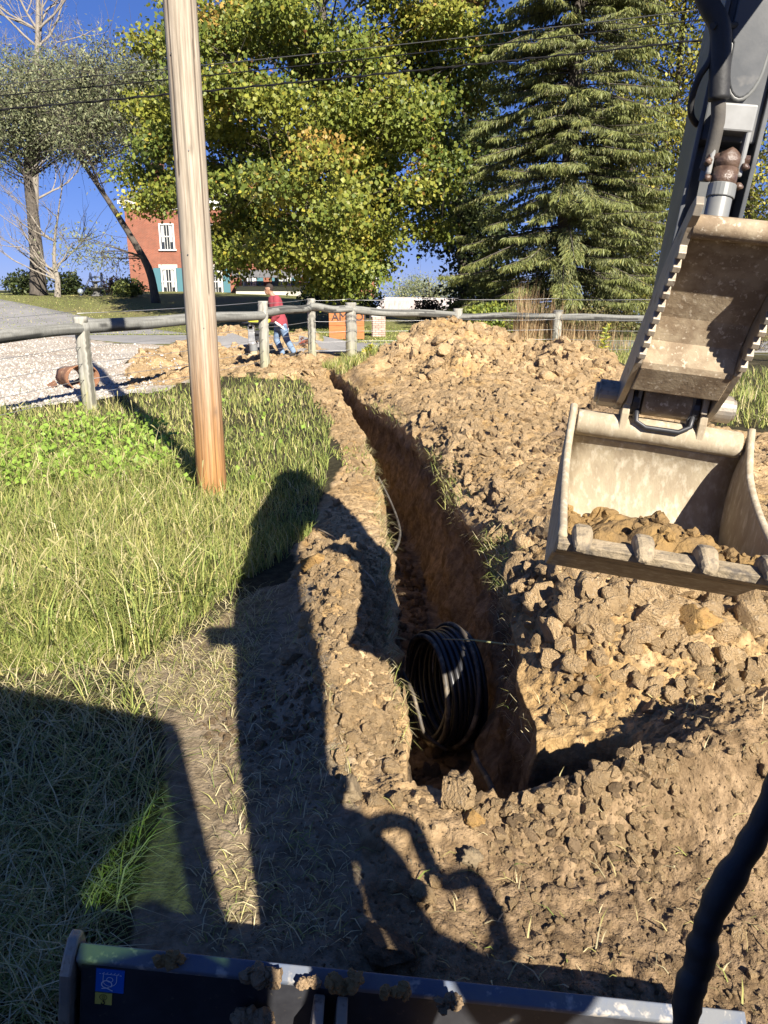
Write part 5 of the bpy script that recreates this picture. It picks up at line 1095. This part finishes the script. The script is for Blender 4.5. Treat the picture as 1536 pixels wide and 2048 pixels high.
def hip(mb, x0, x1, y0, y1, z0, z1, rid=.35): 
    w = min(x1 - x0, y1 - y0) / 2; cx0, cx1, cy = x0 + w * rid * 2, x1 - w * rid * 2, (y0 + y1) / 2
    mb.add([(x0, y0, z0), (x1, y0, z0), (x1, y1, z0), (x0, y1, z0), (cx0, cy, z1), (cx1, cy, z1)], [(0, 1, 5, 4), (1, 2, 5), (2, 3, 4, 5), (3, 0, 4), (3, 2, 1, 0)])
b = MB(); hip(b, hx0 - .4, hx1 + .4, HY - .4, HY + 9.4, htop + .25, htop + 2.3); rf = b.build('roof', m_slate, house)
b = MB(); b.box((hx0 + 1.6, HY + 4, htop + 2.2), (.8, .8, 2.0)); b.build('chimney', m_brick, rf)
b = MB(); hip(b, hx1 + .3, hx2 + .4, HY + 1.3, HY + 9.2, wing_top, wing_top + 1.8); b.build('wing_roof', m_slate, house)
dx = AT(348, 390, HY).x
b = MB(); b.prism([(-1.0, 0), (1.0, 0), (1.0, .6), (0, 1.5), (-1.0, .6)], lambda a, c, t: (dx + a, HY + .2 + t, htop + .25 + c), 0, 1.5); b.build('dormer', m_white, rf)
b = MB(); dx2 = AT(465, 372, HY).x; b.prism([(-.9, 0), (.9, 0), (.9, .6), (0, 1.3), (-.9, .6)], lambda a, c, t: (dx2 + a, HY + .2 + t, htop + .6 + c), 0, 1.5); b.build('dormer', m_white, rf)
def window(x0, x1, z0, z1, yv, parent, lintel=True, shut=False, curt=True):
    w, h = x1 - x0, z1 - z0; cx, cz_ = (x0 + x1) / 2, (z0 + z1) / 2; b = MB()
    b.box((x0 + .05, yv - .03, cz_), (.10, .10, h)); b.box((x1 - .05, yv - .03, cz_), (.10, .10, h)); b.box((cx, yv - .03, z1 - .05), (w - .2, .10, .10)); b.box((cx, yv - .03, cz_), (w - .2, .08, .07)); b.box((cx, yv - .05, z0 - .04), (w + .2, .18, .10))
    fr = b.build('window', m_white, parent)
    for za, zb in ((z0 + .01, cz_ - .035), (cz_ + .035, z1 - .10)):
        q = MB(); q.box((cx, yv - .012, (za + zb) / 2), (w - .2, .02, zb - za)); q.build('pane', m_pane, fr)
        q = MB(); q.box((cx, yv - .03, (za + zb) / 2), (.03, .03, zb - za)); q.box((cx - w * .17, yv - .032, (za + zb) / 2), (.02, .025, zb - za)); q.box((cx + w * .17, yv - .032, (za + zb) / 2), (.02, .025, zb - za)); q.build('muntin', m_white, fr)
    if curt:
        q = MB(); q.box((cx - w * .27, yv - .026, cz_ + h * .1), (w * .16, .008, h * .62)); q.build('curtain', m_curt, fr); q = MB(); q.box((cx + w * .27, yv - .026, cz_ + h * .1), (w * .16, .008, h * .62)); q.build('curtain', m_curt, fr)
    if lintel:
        q = MB(); q.box((cx, yv - .02, z1 + .13), (w + .3, .10, .24)); q.build('lintel', m_stone, fr)
    if shut:
        for sx in (-1, 1):
            q = MB(); q.box((cx + sx * (w / 2 + .30), yv - .04, cz_), (.52, .06, h)); s_o = q.build('shutter', m_teal, fr)
def wpx(x0, x1, y0, y1, yv=HY, **k): a, c = AT(x0, y1, yv), AT(x1, y0, yv); window(a.x, c.x, a.z, c.z, yv, house, **k)
wpx(321, 347, 447, 499, shut=False, lintel=False); wpx(326, 351, 536, 590, shut=True); wpx(418, 444, 447, 499, lintel=False); wpx(418, 444, 536, 590, shut=True); wpx(490, 512, 552, 592, HY + 1.8, shut=True); wpx(560, 582, 552, 592, HY + 1.8, shut=True); wpx(610, 632, 552, 592, HY + 1.8); wpx(690, 712, 552, 592, HY + 1.8)
# porch
py0 = HY - 1.6; pz = AT(600, 538, py0).z; pxl, pxr = AT(482, 600, py0).x, AT(700, 600, py0).x
b = MB(); b.box(((pxl + pxr) / 2, py0 - .4, pz - .35), (pxr - pxl, 5.4, .5)); b.build('porch_roof', m_slate, house)
b = MB(); b.box(((pxl + pxr) / 2, py0 + .4, hz + .45), (pxr - pxl, 4.4, .9)); b.build('porch_floor', m_stone, house)
for px in (490, 553, 594, 632, 690):
    c = AT(px, 570, py0); b = MB(); b.tube([(c.x, py0 + .1, hz + .9), (c.x, py0 + .1, hz + 1.1), (c.x, py0 + .1, pz - .6)], [.20, .15, .13], 14); b.build('porch_column', m_stone, house)
b = MB(); c = AT(752, 600, HY + 1.7); b.box((c.x, HY + 1.75, (hz + wing_top) / 2), (.16, .16, wing_top - hz)); b.build('corner_board', m_white, house)
# ---- shed
m_plank = mat('grey_planks', (.33, .31, .28), rough=.95, col2=(.20, .19, .17), nscale=3, stretch=(6, 6, .4), bump=.4, bscale=10); m_tin = mat('pale_tin_roof', (.62, .58, .55), rough=.55, col2=(.48, .38, .32), nscale=1.5, stretch=(3, .4, 1), metal=.2)
sc0 = AT(838, 640, 74); sz0 = float(macro(sc0.x, 74)) - .15; MS = Matrix.Translation((sc0.x + .2, 76, sz0)) @ Matrix.Rotation(R(-32), 4, 'Z') @ Matrix.Scale(1.72, 4)
shed = thing('shed', (sc0.x, 76, sz0), 'weathered plank shed with pale tin roof right of the brick house', 'shed')
k = .92; LX, LY, HZ, HR = 2.2, 1.15, .85, 1.62
for i in range(12):
    y0 = -LY + 2 * LY * i / 12; y1 = y0 + 2 * LY / 12 - .012; t_ = lambda yv: HZ + (HR - HZ) * (1 - abs(yv) / LY)
    b = MB(); b.prism([(y0, 0), (y1, 0), (y1, t_(y1)), (y0, t_(y0))], lambda a, c, t: (t, a, c), -LX, -LX + .03); b.build('plank', m_plank, shed, M=MS)
b = MB(); b.box((0, -LY + .02, HZ / 2), (2 * LX, .04, HZ)); b.build('side_wall', m_plank, shed, M=MS); b = MB(); b.box((0, LY - .02, HZ / 2), (2 * LX, .04, HZ)); b.build('back_wall', m_plank, shed, M=MS); b = MB(); b.box((LX - .02, 0, HZ / 2), (.04, 2 * LY - .1, HZ)); b.build('end_wall', m_plank, shed, M=MS)
for s_ in (-1, 1):
    for i in range(9):
        x0 = -LX - .2 + (2 * LX + .4) * i / 9; x1 = x0 + (2 * LX + .4) / 9 - .015; b = MB(); b.add([(x0, s_ * (LY + .18), HZ - .10), (x1, s_ * (LY + .18), HZ - .10), (x1, 0, HR + .04), (x0, 0, HR + .04)], [(0, 1, 2, 3)]); o = b.build('roof_sheet', m_tin, shed, M=MS); sd = o.modifiers.new('plate', 'SOLIDIFY'); sd.thickness = .03
# ---- sign beside the road
m_sign = mat('orange_stained_wood', (.46, .17, .055), rough=.8, col2=(.36, .12, .04), nscale=3, stretch=(1, 1, 8), bump=.3, bscale=30); m_let = mat('dark_lettering', (.05, .04, .04), rough=.8)
s0, s1 = AT(659, 661, 26.2), AT(728, 624, 26.0); sb = float(macro(s0.x, 26))
sign = thing('wooden_sign', ((s0.x + s1.x) / 2, 26, sb), 'orange stained wooden sign with dark lettering behind the wide fence post', 'sign')
for i in range(4):
    z0 = sb + .02 + (s1.z - sb - .02) * i / 4; z1 = z0 + (s1.z - sb - .02) / 4 - .008; b = MB(); b.box(((s0.x + s1.x) / 2, 26.05, (z0 + z1) / 2), (s1.x - s0.x, .05, z1 - z0)); b.build('plank', m_sign, sign, bevel=.005)
for txt, px, py, hgt in (('AMS', 663, 641, .26), ('OU', 709, 641, .26)):
    cu = bpy.data.curves.new('lettering', 'FONT'); cu.body = txt; cu.size = hgt * 1.4; cu.extrude = .006; o_ = bpy.data.objects.new('lettering_tmp', cu); me = bpy.data.meshes.new_from_object(o_); bpy.data.objects.remove(o_)
    p = AT(px, py, 26.012); me.transform(Matrix.Translation((p.x, 26.012, p.z)) @ Matrix.Rotation(R(90), 4, 'X')); link('lettering', me, m_let, sign)
# ---- brick gate pillar, each brick its own piece
m_pb = [mat('pink_brick', (.52, .38, .31), rough=.9, col2=(.44, .30, .24), nscale=6, rand=.15)]
p0, p1 = AT(745, 673, 27.4), AT(769, 634, 27.4); pb = float(macro(p0.x, 27.4)); pw_ = p1.x - p0.x; ph = p1.z - pb
pil = thing('brick_pillar', ((p0.x + p1.x) / 2, 27.4 + pw_ / 2, pb), 'short pinkish brick gate pillar right of the wooden sign', 'pillar')
b = MB(); b.box(((p0.x + p1.x) / 2, 27.4 + pw_ / 2, pb + ph / 2), (pw_ - .03, pw_ - .03, ph - .01)); b.build('mortar_core', mat('mortar', (.40, .36, .31), rough=.95), pil)
nc = 9; bw2 = pw_ / 2
for r_i in range(nc):
    z = pb + ph * (r_i + .5) / nc
    for (cx, cy, dx_, dy_) in (((p0.x + bw2 / 2, 27.4, bw2 - .012, .06), (p1.x - bw2 / 2, 27.4, bw2 - .012, .06), (p0.x, 27.4 + pw_ / 2, .06, pw_ - .08), (p1.x, 27.4 + pw_ / 2, .06, pw_ - .08)) if r_i % 2 else ((p0.x + bw2, 27.4, bw2 - .012, .06), (p0.x + bw2 / 4, 27.4, bw2 / 2 - .012, .06), (p1.x - bw2 / 4, 27.4, bw2 / 2 - .012, .06), (p0.x, 27.4 + pw_ / 2, .06, pw_ - .08), (p1.x, 27.4 + pw_ / 2, .06, pw_ - .08))):
        b = MB(); b.box((cx, cy, z), (dx_, dy_, ph / nc - .012)); b.build('brick', m_pb[0], pil)
b = MB(); b.box(((p0.x + p1.x) / 2, 27.4 + pw_ / 2, pb + ph + .03), (pw_ + .06, pw_ + .06, .06)); cap = b.build('cap', m_stone, pil); b = MB(); b.lathe([(.02, .06), (.10, .10), (.12, .22), (.06, .32), (.01, .34)], ((p0.x + p1.x) / 2, 27.4 + pw_ / 2, pb + ph), 12); b.build('finial', m_white, pil, True)
# ---- fountain, swing frame, gazing ball
m_conc = mat('dark_cast_stone', (.16, .155, .145), rough=.9, col2=(.10, .10, .09), nscale=6)
f0 = AT(195, 604, 45); fz = float(macro(f0.x, 45)); k = 45 / FPX * 1.02; H_ = 48 * k; zt = AT(195, 562, 45).z - fz
ft = thing('fountain', (f0.x, 45, fz), 'two tier dark stone fountain standing on the lawn crest', 'fountain')
for nm, prof in (('base', [(.33, 0), (.30, .08), (.20, .2), (.17, .5), (.24, .62)]), ('lower_bowl', [(.10, .58), (.25, .62), (.46, .82), (.48, .88), (.42, .87), (.1, .74)]), ('column', [(.12, .80), (.09, 1.0), (.11, 1.2), (.08, 1.35)]), ('upper_bowl', [(.05, 1.30), (.15, 1.36), (.32, 1.50), (.33, 1.54), (.28, 1.53), (.02, 1.44)])):
    b = MB(); b.lathe([(r, z * zt / 1.54) for r, z in prof], (f0.x, 45, fz), 20); b.build(nm, m_conc, ft, True)
m_blue = mat('dark_blue_metal', (.035, .05, .10), rough=.5)
swf = thing('swing_frame', (AT(195, 604, 46).x, 46, float(macro(f0.x, 46))), 'dark blue A frame swing stand behind the fountain', 'swing frame')
zg = float(macro(f0.x, 46)); zt = AT(190, 553, 46).z
for xs, xt in ((168, 181), (190, 181), (197, 203), (218, 203)):
    a, c = AT(xs, 600, 46), AT(xt, 553, 46); b = MB(); b.tube([(a.x, 46 + (.4 if xs in (190, 197) else -.2), zg), (c.x, 46, zt)], .05, 8); b.build('leg', m_blue, swf, True)
a, c = AT(181, 553, 46), AT(203, 553, 46)
b = MB(); b.tube([(a.x, 46, zt - .03), (c.x, 46, zt - .03)], .035, 8); b.build('top_bar', m_blue, swf, True); b = MB(); b.tube([(a.x + (c.x - a.x) * t, 46, zt - .15 + .14 * math.sin(t * math.pi)) for t in np.linspace(0, 1, 9)], .03, 8); b.build('arched_bar', m_blue, swf, True)
for p in (a, c): b = MB(); b.tube([(p.x, 46, zt - .15), (p.x, 46, zt + .15), (p.x, 46, zt + .24)], [.08, .07, .015], 8); b.build('post_cap', m_blue, swf, True)
g0 = AT(161, 583, 45.5); gz = float(macro(g0.x, 45.5)); gb = thing('gazing_ball', (g0.x, 45.5, gz), 'pale glass ball on a stand left of the swing frame', 'garden ornament')
b = MB(); b.blob(g0, .16, 1, 0, 1, 3); b.build('ball', mat('pale_glass', (.45, .52, .60), rough=.1, metal=.5), gb, True); b = MB(); b.tube([(g0.x, 45.5, gz), (g0.x, 45.5, g0.z - .14)], [.08, .05], 8); b.build('stand', m_blue, gb, True)
# ================================================================ PERSON AND RAMMER
PY = 20.0; pg = AT(565, 711, PY); K_ = .00138
def PJ(cx, cy, dy=0.0): return Vector((pg.x + (cx - 850) * K_, PY + dy, .03 + (1480 - cy) * K_))
m_skin = mat('skin', (.36, .20, .125), rough=.55, col2=(.30, .16, .10), nscale=8); m_shirt = mat('maroon_sweatshirt', (.30, .045, .06), rough=.9, col2=(.23, .035, .048), nscale=9, bump=.25, bscale=18, bdist=.02); m_jean = mat('blue_jeans', (.14, .21, .32), rough=.9, col2=(.18, .25, .36), nscale=5, bump=.3, bscale=20, bdist=.02); m_hair = mat('short_dark_hair', (.03, .02, .015), rough=.9); m_tee = mat('white_cotton', (.75, .75, .74), rough=.9); m_boot = mat('dark_boots', (.03, .026, .022), rough=.7)
pers = thing('person', (pg.x, PY, .03), 'person in maroon sweatshirt and blue jeans leaning over a rammer behind the fence', 'person')
def body(mb, name, m, vox, parent, smooth_it=6):
    o = mb.build(name, m, parent, True); r = o.modifiers.new('join', 'REMESH'); r.mode = 'VOXEL'; r.voxel_size = vox; r.use_smooth_shade = True; s = o.modifiers.new('soft', 'SMOOTH'); s.iterations = smooth_it; s.factor = .5; return o
def limb(mb, pts, rad): mb.tube(pts, rad, 12); [mb.blob(p, r * .98, 0, 0, 1, 2) for p, r in zip(pts, rad)]
def hand(mb, w, d, side):
    """palm and five curled fingers round a bar"""
    d = d.normalized(); c = w + d * .05; mb.blob(c, .043, 1, .05, 1, 2, (1.0, .62, 1.0))
    for k, (dz, L_) in enumerate(((.030, .065), (.010, .075), (-.011, .07), (-.031, .055))):
        a = c + d * .03 + Vector((0, 0, dz)); mb.tube([a, a + d * L_ * .5 + Vector((0, side * .012, 0)), a + d * L_ * .75 + Vector((0, side * .035, -.004))], [.0095, .0088, .0075], 6)
    mb.tube([c + Vector((0, side * .02, .03)), c + d * .02 + Vector((0, side * .045, .045)), c + d * .05 + Vector((0, side * .05, .035))], [.011, .0095, .008], 6)
sh_n, sh_f = PJ(790, 455, -.17), PJ(700, 455, .17); el_n, el_f = PJ(800, 735, -.24), PJ(670, 720, .22); ha_n, ha_f = PJ(690, 858, -.18), PJ(640, 840, .16)
hip_n, hip_f = PJ(880, 930, -.09), PJ(790, 940, .09); kn_n, kn_f = PJ(950, 1180, -.10), PJ(745, 1190, .08); an_n, an_f = PJ(1065, 1400, -.12), PJ(845, 1440, .06)
neck, head = PJ(695, 385), PJ(650, 295)
b = MB(); limb(b, [PJ(755, 450), neck, PJ(668, 340)], [.07, .058, .06]); b.blob(head, .105, 2, .03, 1, 3, (.92, .78, 1.12)); b.blob(head + Vector((-.038, 0, -.065)), .068, 3, .03, 1, 3, (1.0, .85, .95))
b.blob(head + Vector((-.102, 0, -.028)), .020, 1, 0, 1, 2, (1.0, .75, 1.4)); b.blob(head + Vector((.012, -.086, -.005)), .026, 1, 0, 1, 2, (.8, .35, 1.2)); b.blob(head + Vector((.012, .086, -.005)), .026, 1, 0, 1, 2, (.8, .35, 1.2)); b.blob(head + Vector((-.088, 0, -.055)), .020, 1, 0, 1, 2, (.7, 1.4, .6)); b.blob(head + Vector((-.08, 0, .03)), .03, 1, 0, 1, 2, (.6, 2.0, .5))
limb(b, [PJ(760, 470), PJ(850, 880)], [.10, .10]); limb(b, [sh_n, el_n, ha_n], [.045, .038, .03]); limb(b, [sh_f, el_f, ha_f], [.045, .038, .03]); limb(b, [hip_n, kn_n, an_n], [.07, .05, .04]); limb(b, [hip_f, kn_f, an_f], [.07, .05, .04])
hand(b, ha_n, Vector((-1, .1, -.1)), 1); hand(b, ha_f, Vector((-1, -.1, -.1)), -1)
bd = body(b, 'body', m_skin, .009, pers, 2)
b = MB()
for sy in (-1, 1): b.blob(head + Vector((-.086, sy * .033, .006)), .010, 1, 0, 1, 2)
b.build('eyes', m_hair, bd, True)
b = MB(); b.blob(head + Vector((.014, 0, .035)), .112, 4, .04, 3, 3, (.90, .80, 1.0)); o = b.build('hair', m_hair, bd, True)
me = o.data
import bmesh as _bm
q = _bm.new(); q.from_mesh(me); og = org(bd); kill = [v for v in q.verts if ((v.co.x + og.x - head.x) < .015 and (v.co.z + og.z - head.z) < .052) or (v.co.z + og.z - head.z) < -.045]; _bm.ops.delete(q, geom=kill, context='VERTS'); q.to_mesh(me); q.free()
# clothes
b = MB(); V = []; rings = [(PJ(745, 400), .085, .075), (PJ(750, 435), .15, .20), (PJ(752, 500), .175, .24), (PJ(765, 600), .18, .235), (PJ(785, 720), .18, .22), (PJ(815, 830), .195, .225), (PJ(830, 900), .205, .23)]; n = 22
for c, ra, rb in rings: V += [c + Vector((ra * math.cos(a) * (1 + .04 * math.sin(5 * a + c.z * 20)), rb * math.sin(a), -.14 * math.cos(a) * ra / .18 if c.z < .9 else 0)) for a in np.linspace(0, 2 * math.pi, n, endpoint=False)]
b.add(V, [(i * n + k, i * n + (k + 1) % n, (i + 1) * n + (k + 1) % n, (i + 1) * n + k) for i in range(len(rings) - 1) for k in range(n)] + [tuple(range(n - 1, -1, -1)), tuple(range(n * (len(rings) - 1), n * len(rings)))])
for s_, e_, h_ in ((sh_n, el_n, ha_n), (sh_f, el_f, ha_f)): limb(b, [s_ + Vector((.01, 0, 0)), s_.lerp(e_, .5), e_, e_.lerp(h_, .55), e_.lerp(h_, .92)], [.098, .088, .078, .068, .052])
sw = body(b, 'sweatshirt', m_shirt, .014, bd, 4)
b = MB(); V = []; 
for c, ra, rb in ((PJ(830, 888), .20, .225), (PJ(836, 940), .205, .232)): V += [c + Vector((ra * math.cos(a), rb * math.sin(a), -.12 * math.cos(a) * ra / .18)) for a in np.linspace(0, 2 * math.pi, n, endpoint=False)]
b.add(V, [(k, (k + 1) % n, n + (k + 1) % n, n + k) for k in range(n)]); o = b.build('shirt_hem', m_tee, bd, True); o.modifiers.new('t', 'SOLIDIFY').thickness = .006
b = MB(); b.blob(PJ(840, 930), .165, 1, 0, 1, 3, (.95, 1.08, .85)); limb(b, [hip_n, hip_n.lerp(kn_n, .5), kn_n, kn_n.lerp(an_n, .5), an_n + Vector((0, 0, .02))], [.115, .10, .085, .08, .072]); limb(b, [hip_f, hip_f.lerp(kn_f, .5), kn_f, kn_f.lerp(an_f, .5), an_f + Vector((0, 0, .02))], [.115, .10, .085, .08, .072]); body(b, 'jeans', m_jean, .014, bd, 4)
for a_ in (an_n, an_f):
    b = MB(); limb(b, [a_ + Vector((.02, 0, -.01)), a_ + Vector((.0, 0, -.05)), a_ + Vector((-.12, 0, -.065)), a_ + Vector((-.17, 0, -.07))], [.055, .055, .045, .035]); body(b, 'boot', m_boot, .010, bd, 3)
# ---- rammer
m_yel = mat('yellow_handle', (.62, .58, .05), rough=.5); m_alu = mat('cast_aluminium', (.46, .46, .45), rough=.4, metal=.5, col2=(.32, .32, .32), nscale=9); m_bel = mat('grey_bellows', (.17, .175, .175), rough=.6); m_shoe = mat('worn_shoe', (.48, .38, .25), rough=.85, col2=(.36, .27, .16), nscale=8)
RYD = 19.6
def RJ(cx, cy, dy=0.0): p = AT(470 + cx / 9.035, 550 + cy / 9.035, RYD); p.y += dy; return p
ram = thing('rammer', (RJ(345, 1540).x, RYD, RJ(345, 1545).z), 'upright jumping jack soil rammer with yellow handle at the person\'s hands', 'rammer')
ax0, ax1 = RJ(350, 1500), RJ(290, 900); u_ = (ax1 - ax0).normalized(); Lr = (ax1 - ax0).length
b = MB(); b.box(ax0 + Vector((0, 0, -.03)), (.30, .34, .05)); b.tube([ax0 + Vector((-.1, 0, -.01)), ax0 + u_ * .03], [.12, .10], 14); b.build('shoe', m_shoe, ram, bevel=.012)
b = MB(); b.tube([ax0, ax0 + u_ * .18], [.085, .095], 16); b.build('foot_leg', m_shoe, ram, True)
b = MB(); P, Rr = [], []
for i in range(13): P.append(ax0 + u_ * (.17 + .015 * i)); Rr.append(.115 if i % 2 else .095)
b.tube(P, Rr, 18); b.build('bellows', m_bel, ram, True)
b = MB(); c = ax0 + u_ * .50; b.box(c, (.20, .22, .30), None, .88); b.box(c + u_ * .22, (.16, .20, .18)); b.tube([ax0 + u_ * .33, ax0 + u_ * .40], [.125, .115], 16); b.build('crankcase', m_alu, ram, bevel=.02)
b = MB(); c = ax0 + u_ * .52 + Vector((.17, 0, .03)); b.box(c, (.18, .24, .26)); b.tube([c + Vector((-.07, -.12, .06)), c + Vector((.07, -.12, .06))], .05, 10); b.tube([c + Vector((.02, -.13, -.08)), c + Vector((.02, -.16, -.08))], .06, 12); b.build('engine', m_dark, ram, bevel=.015)
h0, h1 = RJ(150, 870), RJ(700, 880)
for sy in (-.2, .2): b = MB(); b.tube([h0 + Vector((0, sy * .5, 0)), h0 + Vector((.12, sy, .02)), h1 + Vector((-.1, sy, .02)), h1 + Vector((0, sy * .5, 0))], .018, 8); b.build('guide_handle', m_dark, ram, True)
b = MB(); b.box((RJ(445, 830) + Vector((0, 0, 0))), (.52, .30, .085)); b.build('fuel_tank', m_yel, ram, bevel=.03)
b = MB(); b.tube([h1 + Vector((-.06, -.1, .02)), h1 + Vector((-.06, .1, .02))], .02, 8); b.tube([h0 + Vector((0, -.1, 0)), h0 + Vector((0, .1, 0))], .03, 8); b.build('cross_grip', m_dark, ram, True)
b = MB(); b.box(ax1 + Vector((.0, 0, -.06)), (.12, .2, .12)); b.blob(ax1 + Vector((-.01, -.12, .0)), .035, 1, 0, 1, 2); b.build('air_cleaner', m_alu, ram, bevel=.012)
